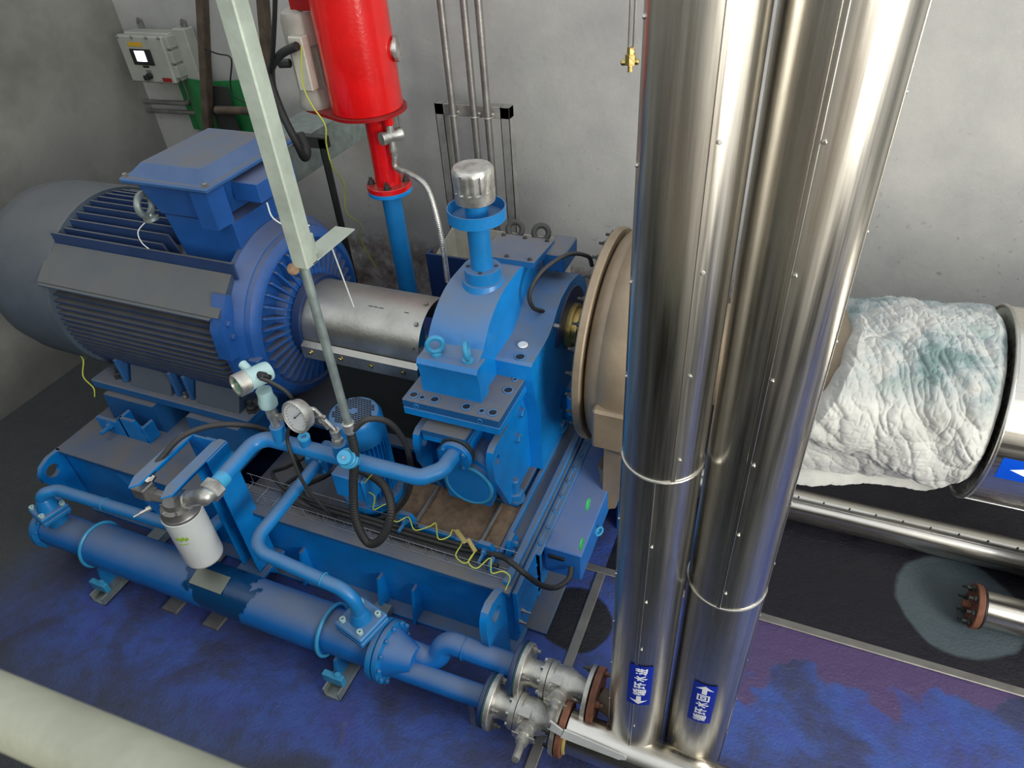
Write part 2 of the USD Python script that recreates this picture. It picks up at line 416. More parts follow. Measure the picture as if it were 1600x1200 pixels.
# floor: old blue paint worn to dark concrete, a wet purple margin along the trench edge, oil stains with their own outlines
def floor_material():
    n = {'geo': ('geometry', {}), 's': ('separate_xyz', {}),
         'n1': ('noise_texture', {'scale': 1.6, 'detail': 8.0, 'roughness': 0.62, 'distortion': 0.6}), 'n2': ('noise_texture', {'scale': 9.0, 'detail': 8.0, 'roughness': 0.7}),
         'n3': ('noise_texture', {'scale': 3.2, 'detail': 3.0}), 'n4': ('noise_texture', {'scale': 70.0, 'detail': 3.0}),
         'paint': ('rgb_ramp', {'ramp': [(0.28, lin(36, 40, 54)), (0.42, lin(52, 60, 104)), (0.54, lin(54, 80, 152)), (0.66, lin(58, 66, 136)), (0.8, lin(104, 112, 132))]}),
         'grime': ('map_range', {'from_min': 0.48, 'from_max': 0.72, 'to_min': 0.0, 'to_max': 0.9, 'clamp': True}), 'm1': ('mix_color', {'b': lin(60, 62, 76)}),
         # near-black floor colour behind the edge angle
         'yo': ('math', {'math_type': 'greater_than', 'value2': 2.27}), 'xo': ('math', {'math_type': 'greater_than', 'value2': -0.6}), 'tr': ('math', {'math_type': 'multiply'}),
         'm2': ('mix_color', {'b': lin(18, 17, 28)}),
         # wet purple margin
         'wn': ('math', {'math_type': 'multiply_add', 'value2': 0.9}), 'ws': ('math', {'math_type': 'multiply_add', 'value2': -0.22}),
         'w': ('map_range', {'from_min': 2.30, 'from_max': 2.34, 'clamp': True}), 'wx': ('map_range', {'from_min': -0.12, 'from_max': 0.02, 'clamp': True}), 'wet': ('math', {'math_type': 'multiply'}),
         'm3': ('mix_color', {'b': lin(80, 64, 104)}), 'wcap': ('math', {'math_type': 'less_than', 'value2': 2.27}), 'wet2': ('math', {'math_type': 'multiply'}),
         # round stains
         'warp': ('vector_math', {'math_type': 'scale', 'scale': 0.10}), 'pos': ('vector_math', {'math_type': 'add'}),
         'd1': ('vector_math', {'math_type': 'distance', 'vector2': (-0.60, 1.97, 0.05)}), 's1': ('map_range', {'from_min': 0.175, 'from_max': 0.19, 'to_min': 1.0, 'to_max': 0.0, 'clamp': True}), 'm4': ('mix_color', {'b': lin(26, 25, 30)}),
         'd2': ('vector_math', {'math_type': 'distance', 'vector2': (1.16, 2.70, 0.05)}), 's2': ('map_range', {'from_min': 0.28, 'from_max': 0.30, 'to_min': 1.0, 'to_max': 0.0, 'clamp': True}), 'm5': ('mix_color', {'b': lin(74, 86, 92)}),
         'far': ('map_range', {'from_min': 2.6, 'from_max': 3.4, 'clamp': True}), 'farx': ('map_range', {'from_min': -3.2, 'from_max': -3.9, 'clamp': True}), 'm6': ('mix_color', {'b': lin(66, 69, 70)}), 'fy': ('map_range', {'from_min': 0.95, 'from_max': 0.55, 'clamp': True}), 'fmax': ('math', {'math_type': 'maximum'}),
         'ro': ('map_range', {'from_min': 0.3, 'from_max': 0.7, 'to_min': 0.38, 'to_max': 0.75, 'clamp': True}), 'ro2': ('mix_float', {'b': 0.22}),
         'bh': ('math', {'math_type': 'multiply_add', 'value2': 0.35}), 'b': ('bump', {'strength': 0.55, 'distance': 0.02}), 'p': ('principled_bsdf', {})}
    l = [('geo.position', 's.vector')] + [('geo.position', f'n{i}.vector') for i in (1, 2, 3, 4)] + [
        ('n1.fac', 'paint.fac'), ('n2.fac', 'grime.value'), ('paint.color', 'm1.a'), ('grime.result', 'm1.fac'),
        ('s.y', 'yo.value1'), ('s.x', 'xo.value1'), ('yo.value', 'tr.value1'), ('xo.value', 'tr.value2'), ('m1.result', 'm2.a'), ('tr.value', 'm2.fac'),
        ('n3.fac', 'wn.value1'), ('s.y', 'wn.value3'), ('s.x', 'ws.value1'), ('wn.value', 'ws.value3'), ('ws.value', 'w.value'), ('s.x', 'wx.value'), ('w.result', 'wet.value1'), ('wx.result', 'wet.value2'),
        ('s.y', 'wcap.value1'), ('wet.value', 'wet2.value1'), ('wcap.value', 'wet2.value2'), ('m2.result', 'm3.a'), ('wet2.value', 'm3.fac'),
        ('n3.color', 'warp.vector1'), ('geo.position', 'pos.vector1'), ('warp.vector', 'pos.vector2'),
        ('pos.vector', 'd1.vector1'), ('d1.value', 's1.value'), ('m3.result', 'm4.a'), ('s1.result', 'm4.fac'),
        ('pos.vector', 'd2.vector1'), ('d2.value', 's2.value'), ('m4.result', 'm5.a'), ('s2.result', 'm5.fac'),
        ('s.x', 'farx.value'), ('m5.result', 'm6.a'), ('s.y', 'fy.value'), ('farx.result', 'fmax.value1'), ('fy.result', 'fmax.value2'), ('fmax.value', 'm6.fac'), ('m6.result', 'p.base_color'),
        ('n2.fac', 'ro.value'), ('ro.result', 'ro2.a'), ('wet2.value', 'ro2.fac'), ('ro2.result', 'p.roughness'),
        ('n4.fac', 'bh.value1'), ('n2.fac', 'bh.value3'), ('bh.value', 'b.height'), ('b.normal', 'p.normal')]
    M['floor'] = usdkit.material(stage, '/World/Looks/floor', n, l, surface='p.BSDF')


def wall_material(name, clean, patch, dirt_top, spots=0.66):
    n = {'geo': ('geometry', {}), 's': ('separate_xyz', {}), 'n1': ('noise_texture', {'scale': 1.1, 'detail': 5.0, 'roughness': 0.6}), 'n2': ('noise_texture', {'scale': 7.0, 'detail': 8.0, 'roughness': 0.72}),
         'n3': ('noise_texture', {'scale': 26.0, 'detail': 4.0, 'roughness': 0.6}),
         'c': ('rgb_ramp', {'ramp': [(0.3, patch), (0.58, clean), (1.0, clean)]}),
         'z': ('math', {'math_type': 'multiply_add', 'value2': -0.75}), 'd': ('map_range', {'from_min': dirt_top - 0.36, 'from_max': dirt_top - 0.44, 'to_min': 0.0, 'to_max': 1.0, 'clamp': True}),
         'dc': ('rgb_ramp', {'ramp': [(0.35, lin(104, 92, 82)), (0.5, lin(150, 140, 130)), (0.62, lin(176, 170, 164)), (0.7, lin(225, 222, 218))]}), 'm1': ('mix_color', {}),
         'sp': ('map_range', {'from_min': spots, 'from_max': spots + .03, 'clamp': True}), 'spz': ('map_range', {'from_min': 1.9, 'from_max': 0.6, 'to_min': 0.05, 'to_max': 0.6, 'clamp': True}), 'spm': ('math', {'math_type': 'multiply'}), 'm2': ('mix_color', {'b': lin(120, 116, 108)}),
         'b': ('bump', {'strength': 0.3, 'distance': 0.02}), 'p': ('principled_bsdf', {'roughness': 0.85, 'specular_ior_level': 0.3})}
    l = [('geo.position', 's.vector')] + [('geo.position', f'n{i}.vector') for i in (1, 2, 3)] + [
        ('n1.fac', 'c.fac'), ('n2.fac', 'z.value1'), ('s.z', 'z.value3'), ('z.value', 'd.value'), ('n2.fac', 'dc.fac'), ('c.color', 'm1.a'), ('dc.color', 'm1.b'), ('d.result', 'm1.fac'),
        ('n3.fac', 'sp.value'), ('s.z', 'spz.value'), ('sp.result', 'spm.value1'), ('spz.result', 'spm.value2'), ('m1.result', 'm2.a'), ('spm.value', 'm2.fac'), ('m2.result', 'p.base_color'),
        ('n2.fac', 'b.height'), ('b.normal', 'p.normal')]
    M[name] = usdkit.material(stage, '/World/Looks/' + name, n, l, surface='p.BSDF')


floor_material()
wall_material('wall_white', lin(184, 183, 177), lin(160, 160, 158), 0.62)
wall_material('wall_grey', lin(142, 141, 134), lin(110, 109, 102), -1.0, 0.9)

# ------------------------------------------------------------------ the setting
WALL_Y, WALL_X = 4.33, -5.1


def struct(name, mesh, mat):
    return single(name, mesh, mat, None, None, kind='structure', smooth=False)


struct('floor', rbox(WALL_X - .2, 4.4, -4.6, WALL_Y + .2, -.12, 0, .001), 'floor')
struct('wall_back', rbox(WALL_X - .2, 4.2, WALL_Y, WALL_Y + .2, 0, 3.9, .001), 'wall_white')
lw = rbox(WALL_X - .2, WALL_X, -4.6, WALL_Y, 0, 3.9, .001)
struct('wall_left', lw, 'wall_grey')
struct('wall_right', rbox(4.2, 4.4, -4.6, WALL_Y, 0, 3.9, .001), 'wall_white')
struct('wall_front', rbox(WALL_X, 4.2, -4.6, -4.4, 0, 3.9, .001), 'wall_white')
# steel edge strips let into the floor
struct('trim_1', rbox(-.73, 2.6, 2.23, 2.275, 0, .012), 'dull_steel')
struct('trim_2', rbox(-.635, -.585, .9, 2.23, 0, .010), 'dull_steel')

# ------------------------------------------------------------------ skid base
SX0, SX1, SY0, SY1, SZ = -3.70, -.86, 1.625, 3.30, .53
g = thing('machine_skid', 'bright blue welded steel base frame that carries the motor and gearbox', 'machine base', (-2.28, 2.45, 0))
part(g, 'top_plate', [rbox(SX0, -2.55, SY0, SY1, SZ - .03, SZ), rbox(-2.55, SX1, SY0, SY0 + .16, SZ - .03, SZ), rbox(-1.6, SX1, SY0 + .16, SY1, SZ - .03, SZ), rbox(-2.55, -1.6, 2.3, SY1, SZ - .03, SZ)], 'skid_top')
part(g, 'pit_floor', rbox(-2.55, -1.6, SY0 + .16, 2.3, SZ - .19, SZ - .17), 'skid_top')
part(g, 'front_web', rbox(SX0 + .02, SX1 - .02, SY0 + .07, SY0 + .085, .02, SZ - .03), 'machine_blue')
part(g, 'rear_web', rbox(SX0 + .02, SX1 - .02, SY1 - .05, SY1 - .035, .02, SZ - .03), 'machine_blue')
part(g, 'end_web', rbox(SX1 - .03, SX1 - .015, SY0 + .085, SY1 - .05, .02, SZ - .03), 'machine_blue')
part(g, 'end_web', rbox(SX0 + .02, SX0 + .035, SY0 + .085, SY1 - .05, .02, SZ - .03), 'machine_blue')
part(g, 'bottom_flange', rbox(SX0, SX1, SY0, SY0 + .16, 0, .022), 'machine_blue')
part(g, 'bottom_flange', rbox(SX1 - .16, SX1 + .1, SY0 + .16, SY1, 0, .02), 'skid_top')
for x in (-2.75, -2.1, -1.62, -1.42):
    part(g, 'rib', prism([(SY0 - .02, .022), (SY0 + .072, .022), (SY0 + .072, .24), (SY0 + .03, .24)], 'x', x, x + .016), 'machine_blue')
ridge = [(1.64, .53), (1.59, .56), (1.52, .585), (1.475, .575), (1.45, .54), (1.44, .48), (1.44, .37), (1.64, .02)]
pl = sg.Polygon(ridge).difference(disc2(1.545, .475, .040))
part(g, 'lifting_lug', prism(pl, 'x', -.925, -.890), 'machine_blue')
ridgel = [(1.64, .53), (1.56, .53), (1.50, .505), (1.47, .46), (1.47, .42), (1.50, .36), (1.56, .30), (1.64, .10)]
pl = sg.Polygon(ridgel).difference(disc2(1.545, .445, .042))
part(g, 'lifting_lug', prism(pl, 'x', -3.70, -3.67), 'machine_blue')
part(g, 'gusset_plate', prism([(-3.68, .50), (-3.30, .50), (-3.10, .16), (-3.68, .16)], 'y', SY0 + .02, SY0 + .07), 'machine_blue')
# raised guide rails along the right end, and the bolted angle beside them
part(g, 'guide_rail', rbox(-.985, -.962, 1.80, 3.25, SZ, SZ + .035), 'machine_blue')
part(g, 'guide_rail', rbox(-.905, -.87, 1.66, 3.25, SZ, SZ + .03), 'machine_blue')
part(g, 'side_angle', [rbox(SX1 - .005, SX1 + .02, 1.66, 3.25, .16, SZ - .04), rbox(SX1 - .005, SX1 + .045, 1.90, 3.25, SZ - .06, SZ - .045)], 'machine_blue')
part(g, 'side_angle', rbox(SX1, SX1 + .02, 1.90, 1.945, .12, SZ - .045), 'machine_blue')
for y in np.arange(1.96, 2.75, .105):
    part(g, 'bolt', bolt((SX1 + .022, y, SZ - .048), (0, 0, 1), .013, .012), 'pipe_blue')
for z in (.40, .31, .22):
    part(g, 'bolt', bolt((SX1 + .012, 1.90, z), (0, -1, 0), .013, .014), 'machine_blue')
# jack-screw blocks
for (x, y) in ((-1.47, 1.80), (-1.035, 1.765)):
    b = part(g, 'jack_block', prism([(x - .05, SZ), (x + .05, SZ), (x + .05, SZ + .06), (x + .03, SZ + .10), (x - .03, SZ + .10), (x - .05, SZ + .06)], 'y', y, y + .022), 'machine_blue')
    part(b, 'jack_bolt', bolt((x, y, SZ + .055), (0, -1, 0), .016, .018, .05), 'pipe_blue')
    part(b, 'jack_bolt', bolt((x + .04, y - .01, SZ + .02), (0, 0, 1), .009, .01, .018), 'steel')
b = part(g, 'jack_block', prism([(1.80, SZ), (1.90, SZ), (1.90, SZ + .05), (1.875, SZ + .10), (1.825, SZ + .10), (1.80, SZ + .05)], 'x', -.945, -.925), 'machine_blue')
part(b, 'jack_bolt', bolt((-.925, 1.85, SZ + .055), (1, 0, 0), .014, .018), 'pipe_blue')
part(b, 'jack_bolt', bolt((-.925, 1.83, SZ + .02), (1, 0, 0), .012, .012), 'pipe_blue')
# the shallow pan in front of the gearbox, filled with swept dirt
part(g, 'pan_edge', [rbox(-1.40, -1.02, 1.79, 1.81, SZ, SZ + .055), rbox(-.995, -.975, 1.70, 1.80, SZ, SZ + .055), rbox(-1.20, -1.0, 1.785, 1.80, SZ, SZ + .05)], 'machine_blue')
for x in (-1.43, -1.08):
    part(g, 'pan_bar', cyl((x, 1.80, SZ + .035), (x - .0, 2.07, SZ + .035), .012), 'dull_steel')
xs, ys = np.meshgrid(np.linspace(-1.56, -.99, 46), np.linspace(1.80, 2.12, 26), indexing='ij')
zz = SZ + .012 + .022 * meshkit.fbm(np.stack([xs * 14, ys * 14, 0 * xs], -1), 4, 3)
gi = np.arange(46 * 26).reshape(46, 26)
part(g, 'swept_dirt', tm(np.stack([xs, ys, zz], -1).reshape(-1, 3), quads(np.stack([gi[:-1, :-1], gi[1:, :-1], gi[1:, 1:], gi[:-1, 1:]], -1).reshape(-1, 4))), 'sediment', 'brown swept dirt lying in the pan', smooth=True)
# motor support blocks with jacking tabs
for (x0, x1) in ((-3.58, -3.16), (-2.95, -2.55)):
    b = part(g, 'motor_pedestal', prism([(x0, SZ), (x1, SZ), (x1 - .02, SZ + .19), (x0 + .02, SZ + .19)], 'y', 1.955, 2.35), 'skid_top')
part(g, 'jack_block', [prism([(-3.56, SZ), (-3.18, SZ), (-3.24, SZ + .15), (-3.36, SZ + .15), (-3.40, SZ + .10), (-3.56, SZ + .10)], 'y', 1.85, 1.87), rbox(-3.36, -3.34, 1.85, 1.93, SZ, SZ + .15), rbox(-3.20, -3.18, 1.85, 1.93, SZ, SZ + .12)], 'machine_blue')
part(g, 'jack_bolt', bolt((-3.46, 1.85, SZ + .06), (0, -1, 0), .022, .02, .05), 'pipe_blue')
# junction trough bolted to the right end
b = part(g, 'side_trough', rbox(-.825, -.635, 1.965, 3.0, .28, .47, .006), 'trough_blue')
for px_, py_ in ((918, 788), (908, 850)):
    q_ = at(px_, py_, x=-.632)
    part(b, 'green_tag', lathe(q_, (1, 0, 0), [(0, .030), (.005, .030)], 20), 'green_ring', 'green round tag')
q_ = at(936, 830, x=-.62); part(b, 'drain_knob', [torus(q_, (.8, -.5, .2), .022, .007, 20, 8), cyl(q_ - V(.03, 0, 0), q_, .01)], 'eye_blue')
part(b, 'gland_slot', rbox(-.80, -.72, 1.955, 1.968, .40, .425), 'black')
part(g, 'earth_stud', [bolt((SX1 + .02, 1.70, .30), (1, 0, 0), .012, .014, .03), bolt((SX1 + .02, 1.66, .27), (1, 0, 0), .012, .014, .02)], 'steel')

# ------------------------------------------------------------------ main motor
MY, MZ, MR = 2.48, 1.20, .475
g = thing('electric_motor', 'large dusty dark blue finned electric motor at the left end of the machine base', 'electric motor', (-3.0, MY, .72))
ax = lambda x: V(x, MY, MZ)
part(g, 'barrel', cyl(ax(-3.62), ax(-2.46), MR - .055, 64, .01), 'fin_blue')
# long cooling fins: horizontal blades on the flanks, upright ones elsewhere; each trimmed to the same round outline
def fin_flank(z, side, x0, x1, t=.009):
    h = z - MZ; ro = math.sqrt(max((MR + .03) ** 2 - h * h, .01)); ri = math.sqrt(max((MR - .06) ** 2 - h * h, 0.0))
    y0, y1 = MY + side * ri, MY + side * ro
    f = [(x0, min(y0, y1)), (x1, min(y0, y1)), (x1, max(y0, y1)), (x0, max(y0, y1))]
    if side < 0: f = [(x0, y0), (x0, y1), (x1 - .09, y1), (x1, y0)]
    return prism(f, 'z', z - t / 2, z + t / 2)
for k in range(17):
    z = MZ + .235 - k * .0345
    part(g, 'fin', fin_flank(z, -1, -3.62, -2.44), 'fin_blue')
for k in range(12):
    part(g, 'fin', fin_flank(MZ + .235 - k * .05, 1, -3.62, -2.44), 'fin_blue')
def fin_top(y, x0, x1, t=.012):
    h = y - MY; ro = math.sqrt((MR + .035) ** 2 - h * h); ri = math.sqrt(max((MR - .06) ** 2 - h * h, .0))
    return prism([(x0, MZ + ri), (x1, MZ + ri), (x1 - .05, MZ + ro), (x0, MZ + ro)], 'y', y - t / 2, y + t / 2)
for k in range(9):
    part(g, 'fin', fin_top(MY - .30 + k * .052, -3.62, -2.86), 'fin_blue')
for k in range(6):
    part(g, 'fin', fin_top(MY + .17 + k * .052, -3.62, -2.46), 'fin_blue')
# the flat shelf between the upright and the level fins
sh = prism([(MY - .50, MZ + .255), (MY - .49, MZ + .265), (MY - .335, MZ + .40), (MY - .30, MZ + .36), (MY - .42, MZ + .22)], 'x', -3.63, -2.42)
part(g, 'shoulder_plate', sh, 'shelf_grey')
part(g, 'shoulder_plate', prism([(MY - .33, MZ + .37), (MY - .33, MZ + .455), (MY - .318, MZ + .455), (MY - .318, MZ + .37)], 'x', -3.60, -2.40), 'fin_blue')
part(g, 'shoulder_plate', rbox(-3.62, -2.47, MY - .515, MY - .40, MZ + .235, MZ + .25), 'shelf_grey')
part(g, 'fan_cover', lathe(ax(-4.32), (1, 0, 0), [(0, .22), (.02, .34), (.08, .44), (.18, .50), (.32, .525), (.70, .53), (.72, .525), (.72, .50)], 72), 'fan_cover_grey', 'rounded grey fan cover thick with dust', smooth=60)
part(g, 'fan_cover_joint', cyl(ax(-3.64), ax(-3.595), MR + .0, 64), 'black')
# end shield at the drive end
part(g, 'end_ring', lathe(ax(-2.48), (1, 0, 0), [(0, .44), (.01, .50), (.045, .505), (.06, .49), (.09, .475), (.12, .46), (.125, .44)], 80), 'motor_blue', smooth=25)
part(g, 'end_shield', lathe(ax(-2.36), (1, 0, 0), [(0, .455), (.03, .45), (.05, .42), (.055, .40), (.03, .38), (.02, .26), (.075, .24), (.085, .20)], 80), 'motor_blue', smooth=25)
for k in range(40):
    a = k / 40 * 2 * PI
    r0, r1 = .215, .395
    u, v = V(0, math.cos(a), math.sin(a)), V(0, -math.sin(a), math.cos(a))
    b = prism([(r0, .0), (r1, .0), (r1 - .02, .045), (r0, .075)], 'z', -.005, .005)
    part(g, 'shield_rib', xf(b, ax(-2.345), u, V(1, 0, 0), np.cross(u, V(1, 0, 0))), 'motor_blue')
part(g, 'bearing_cover', lathe(ax(-2.32), (1, 0, 0), [(0, .21), (.05, .21), (.06, .20), (.062, .185), (.05, .16), (.05, .1)], 56), 'motor_blue', smooth=30)
part(g, 'lifting_boss', hull([p for x in (-2.48, -2.40) for p in [(x, MY - .49, MZ + .16), (x, MY - .40, MZ + .33), (x, MY - .43, MZ + .345), (x, MY - .52, MZ + .19), (x, MY - .53, MZ + .03), (x, MY - .47, MZ + .02)]]), 'motor_blue')
for dz in (.215, .14):
    part(g, 'bolt', bolt((-2.40, MY - .475, MZ + dz), (1, 0, 0), .014, .014), 'motor_blue')
part(g, 'shield_lug', rbox(-2.36, -2.30, MY - .475, MY - .43, MZ - .05, MZ + .01), 'motor_blue')
# feet
fy = 1.985
part(g, 'foot', rbox(-3.66, -2.50, fy, fy + .25, .725, .785, .008), 'skid_top')
part(g, 'foot', rbox(-3.66, -2.50, 2 * MY - fy - .25, 2 * MY - fy, .725, .785, .008), 'skid_top')
for x0, x1 in ((-3.36, -3.06), (-2.88, -2.58)):
    part(g, 'foot_web', prism([(fy + .03, .785), (fy + .23, .785), (fy + .23, 1.03), (fy + .12, .99)], 'x', x0, x1), 'shelf_grey')
for x in (-3.02, -2.92, -3.42):
    part(g, 'foot_web', rbox(x - .012, x + .012, fy + .04, fy + .22, .785, .95), 'lid_grey')
for x in (-3.50, -2.53):
    part(g, 'anchor_bolt', bolt((x, fy + .08, .785), (0, 0, 1), .026, .03, .03), 'black_steel')
part(g, 'anchor_bolt', bolt((-2.97, fy + .05, .785), (0, 0, 1), .016, .016, .02), 'dull_steel')
# terminal box on top
zt = 2.03
lx0, lx1, ly0, ly1 = -2.945, -2.42, 2.17, 2.80
tb = part(g, 'terminal_box', hull([(x, y, z) for z, e in ((1.985, .045), (1.81, .085)) for x in (lx0 + e, lx1 - e) for y in (ly0 + e, ly1 - e)]), 'motor_blue')
part(g, 'terminal_neck', hull([(x, y, z) for z, e in ((1.80, .095), (1.55, .115)) for x in (lx0 + e, lx1 - e + .08) for y in (ly0 + e, ly1 - e)]), 'motor_blue')
lid = part(g, 'terminal_lid', [rbox(lx0, lx1, ly0, ly1, 1.985, 2.012, .008), hull([(x, y, z) for z, e in ((2.012, .03), (2.062, .085)) for x in (lx0 + e, lx1 - e) for y in (ly0 + e, ly1 - e)])], 'lid_grey', 'dusty grey-blue lid of the terminal box')
for x in (lx0 + .025, lx1 - .025):
    for y in (ly0 + .025, ly1 - .025):
        part(lid, 'bolt', bolt((x, y, 2.012), (0, 0, 1), .012, .014), 'dull_steel')
part(g, 'terminal_corner_post', [hull([(x, y, z) for z in (1.985, 1.80) for x, y in ((lx1 - .13, ly0 + .02), (lx1 - .03, ly0 + .02), (lx1 - .02, ly0 + .12), (lx1 - .13, ly0 + .12))])], 'motor_blue')
part(g, 'auxiliary_box', rbox(lx1 - .06, lx1 + .10, ly0 + .20, ly0 + .48, 1.865, 1.965, .006), 'motor_blue')
part(g, 'lifting_eye', eyebolt((-2.935, 2.25, 1.765), (-.1, 0, 1), (1, .2, 0), .052, .017), 'galvanised', 'worn pale lifting eye beside the terminal box')
part(g, 'wire', sweep(spline([(-2.32, 2.40, 1.86), (-2.28, 2.37, 1.80), (-2.20, 2.38, 1.76), (-2.12, 2.42, 1.76)], 8), .004, 8), 'white_paint', 'thin white wire hanging from the box')
part(g, 'wire', sweep(spline([(-2.95, 2.24, 1.77), (-3.0, 2.20, 1.72), (-2.97, 2.17, 1.68), (-2.92, 2.16, 1.65)], 8), .003, 8), 'white_paint')

# ------------------------------------------------------------------ coupling guard
GX0, GX1, GY = -2.22, -1.545, 2.47
g = thing('coupling_guard', 'half-round sheet steel guard over the shaft coupling between motor and gearbox', 'coupling guard', (-1.88, GY, .53))
arc = [(GY + .203 * math.cos(a), 1.195 + .203 * math.sin(a)) for a in np.linspace(PI * 1.05, -.05 * PI, 40)]
arc_i = [(GY + .200 * math.cos(a), 1.195 + .200 * math.sin(a)) for a in np.linspace(-.05 * PI, PI * 1.05, 40)]
part(g, 'shell', prism(arc + arc_i, 'x', GX0, GX1), 'guard_steel', smooth=30)
part(g, 'side_flange', prism([(2.235, 1.165), (2.262, 1.185), (2.262, 1.10), (2.235, 1.095)], 'x', GX0, GX1), 'guard_steel')
part(g, 'shade_sheet', rbox(GX0 + .02, GX1 - .02, 2.37, 2.376, .53, 1.10, .001), 'black_steel')  # dark sheet standing in for the shade in the open gap under the guard
for x in np.linspace(GX0 + .05, GX1 - .08, 4):
    part(g, 'bolt', bolt((x, 2.237, 1.135), (0, -1, 0), .010, .010), 'brass')
for x, a in ((GX1 - .03, .35), (GX1 - .03, .9), (GX1 - .03, 1.5)):
    part(g, 'bolt', bolt((x, GY - .203 * math.cos(a), 1.195 + .203 * math.sin(a)), (0, -math.cos(a), math.sin(a)), .010, .010), 'dull_steel')
part(g, 'end_ring', pipe_ring((GX0 - .045, GY, 1.195), (GX0 + .005, GY, 1.195), .225, .19, 48), 'dark_blue')
part(g, 'pencil_marks', [sweep(spline([(x0 + dx * k, 2.47 - .205 * math.cos(1.15 - .0 * k), 1.195 + .205 * math.sin(1.15)) for k, dx in ((0, .012), (1, .012), (2, .012))], 3), .0012, 5) for x0 in (-1.86, -1.83, -1.80, -1.66)], 'black')

# ------------------------------------------------------------------ gearbox
g = thing('gearbox', 'tall bright blue gearbox with arched housing and bolted flange in the middle of the base', 'gearbox', (-1.25, 2.5, SZ))
# lower case
part(g, 'foot_plate', rbox(-1.50, -1.0, 2.08, 3.15, SZ, SZ + .05, .006), 'skid_top')
part(g, 'lower_case', rbox(-1.42, -1.03, 2.10, 3.10, SZ + .05, 1.14, .008), 'machine_blue')
part(g, 'bearing_pedestal', prism([(2.34, SZ + .05), (2.34, .95), (2.29, 1.10), (2.265, 1.225), (2.72, 1.225), (2.72, .9), (2.62, .8), (2.62, SZ + .05)], 'x', -1.06, -.962), 'machine_blue')
part(g, 'bearing_pedestal', rbox(-1.06, -.97, 2.60, 3.02, .80, 1.18, .01), 'machine_blue')
part(g, 'bearing_pedestal', rbox(-1.06, -.885, 2.75, 3.10, SZ, .80, .01), 'machine_blue')
part(g, 'lower_flange', rbox(-1.472, -1.0, 1.97, 2.36, 1.135, 1.178, .004), 'machine_blue')
uf = part(g, 'upper_flange', rbox(-1.472, -1.0, 1.97, 2.34, 1.178, 1.222, .004), 'skid_top', 'dusty flange of the upper housing')
part(g, 'lower_flange', rbox(-1.472, -.97, 2.36, 3.12, 1.135, 1.178, .004), 'machine_blue')
part(g, 'upper_flange', rbox(-1.472, -.97, 2.34, 3.12, 1.178, 1.222, .004), 'machine_blue')
hole = lambda x, y, z=1.2225, r=.017: [pipe_ring((x, y, z - .001), (x, y, z + .004), r + .006, r, 20, .001), cyl((x, y, z - .002), (x, y, z + .001), r, 20, .0002)]
for x in (-1.43, -1.325, -1.17, -1.045):
    h = hole(x, 2.01); part(g, 'bolt_hole', h[0], 'machine_blue'); part(g, 'bolt_hole', h[1], 'black')
for x, y, r in ((-1.385, 2.005, .011), (-1.095, 2.005, .011), (-1.04, 2.17, .018), (-1.44, 2.16, .017), (-1.04, 2.25, .008), (-1.44, 2.28, .017)):
    h = hole(x, y, r=r); part(g, 'bolt_hole', h[0], 'machine_blue'); part(g, 'bolt_hole', h[1], 'black')
for x in (-1.40, -1.09):
    part(g, 'jack_plug', pipe_ring((x, 1.966, 1.196), (x, 1.972, 1.196), .014, .008, 16, .001), 'pipe_blue')
# arched upper housing
def domepoly(c, r, lo=1.222, front=2.08):
    p = [(front, lo), (front, 1.39), (front + .03, 1.41)]
    a0 = math.asin((1.43 - c[1]) / r)
    p += [(c[0] + r * math.cos(PI - a), c[1] + r * math.sin(a)) for a in np.linspace(a0, PI / 2, 22)]
    p += [(c[0] + .12, c[1] + r), (3.0, 1.50), (3.05, 1.46), (3.05, lo)]
    return p
part(g, 'upper_housing', prism(domepoly((2.47, 1.19), .395), 'x', -1.405, -1.135), 'machine_blue', smooth=25)
part(g, 'upper_housing', prism([(2.055, 1.222), (2.055, 1.32), (2.04, 1.385), (2.055, 1.405), (2.135, 1.405), (2.135, 1.222)], 'x', -1.408, -1.118), 'machine_blue')
# side arch and stepped bearing caps on the right
step = [(2.26, 1.222), (2.26, 1.305), (2.275, 1.315), (2.42, 1.315), (2.48, 1.322), (2.54, 1.345), (2.60, 1.385), (2.67, 1.415), (2.80, 1.425), (2.93, 1.40), (3.03, 1.32), (3.08, 1.222)]
part(g, 'bearing_cap', prism(step, 'x', -1.145, -.960), 'machine_blue', smooth=25)
part(g, 'bearing_cap', prism([(2.52, 1.222)] + [(2.77 + .205 * math.cos(a), 1.20 + .195 * math.sin(a)) for a in np.linspace(PI, 0, 24)] + [(3.0, 1.222)], 'x', -.98, -.945), 'dark_blue', smooth=25)
for y, z in ((2.385, 1.316),):
    part(g, 'cap_plug', cyl((-1.05, y, z), (-1.05, y, z + .010), .024, 24), 'white_paint', 'pale round plug')
h = hole(-1.03, 2.30, 1.316, .020); part(g, 'bolt_hole', h[0], 'pipe_blue'); part(g, 'bolt_hole', h[1], 'black')
# inspection cover on top
cv = part(g, 'inspection_cover', hull([(x, y, z) for x in (-1.37, -1.08) for y, z in ((2.64, 1.57), (2.64, 1.60), (2.92, 1.575), (2.92, 1.53))]), 'skid_top')
for x in (-1.34, -1.225, -1.11):
    for y, z in ((2.665, 1.597), (2.895, 1.577)):
        part(cv, 'bolt', bolt((x, y, z), (0, .1, 1), .009, .010), 'black_steel')
part(g, 'rear_block', rbox(-1.10, -.99, 2.80, 3.0, 1.47, 1.565, .006), 'skid_top')
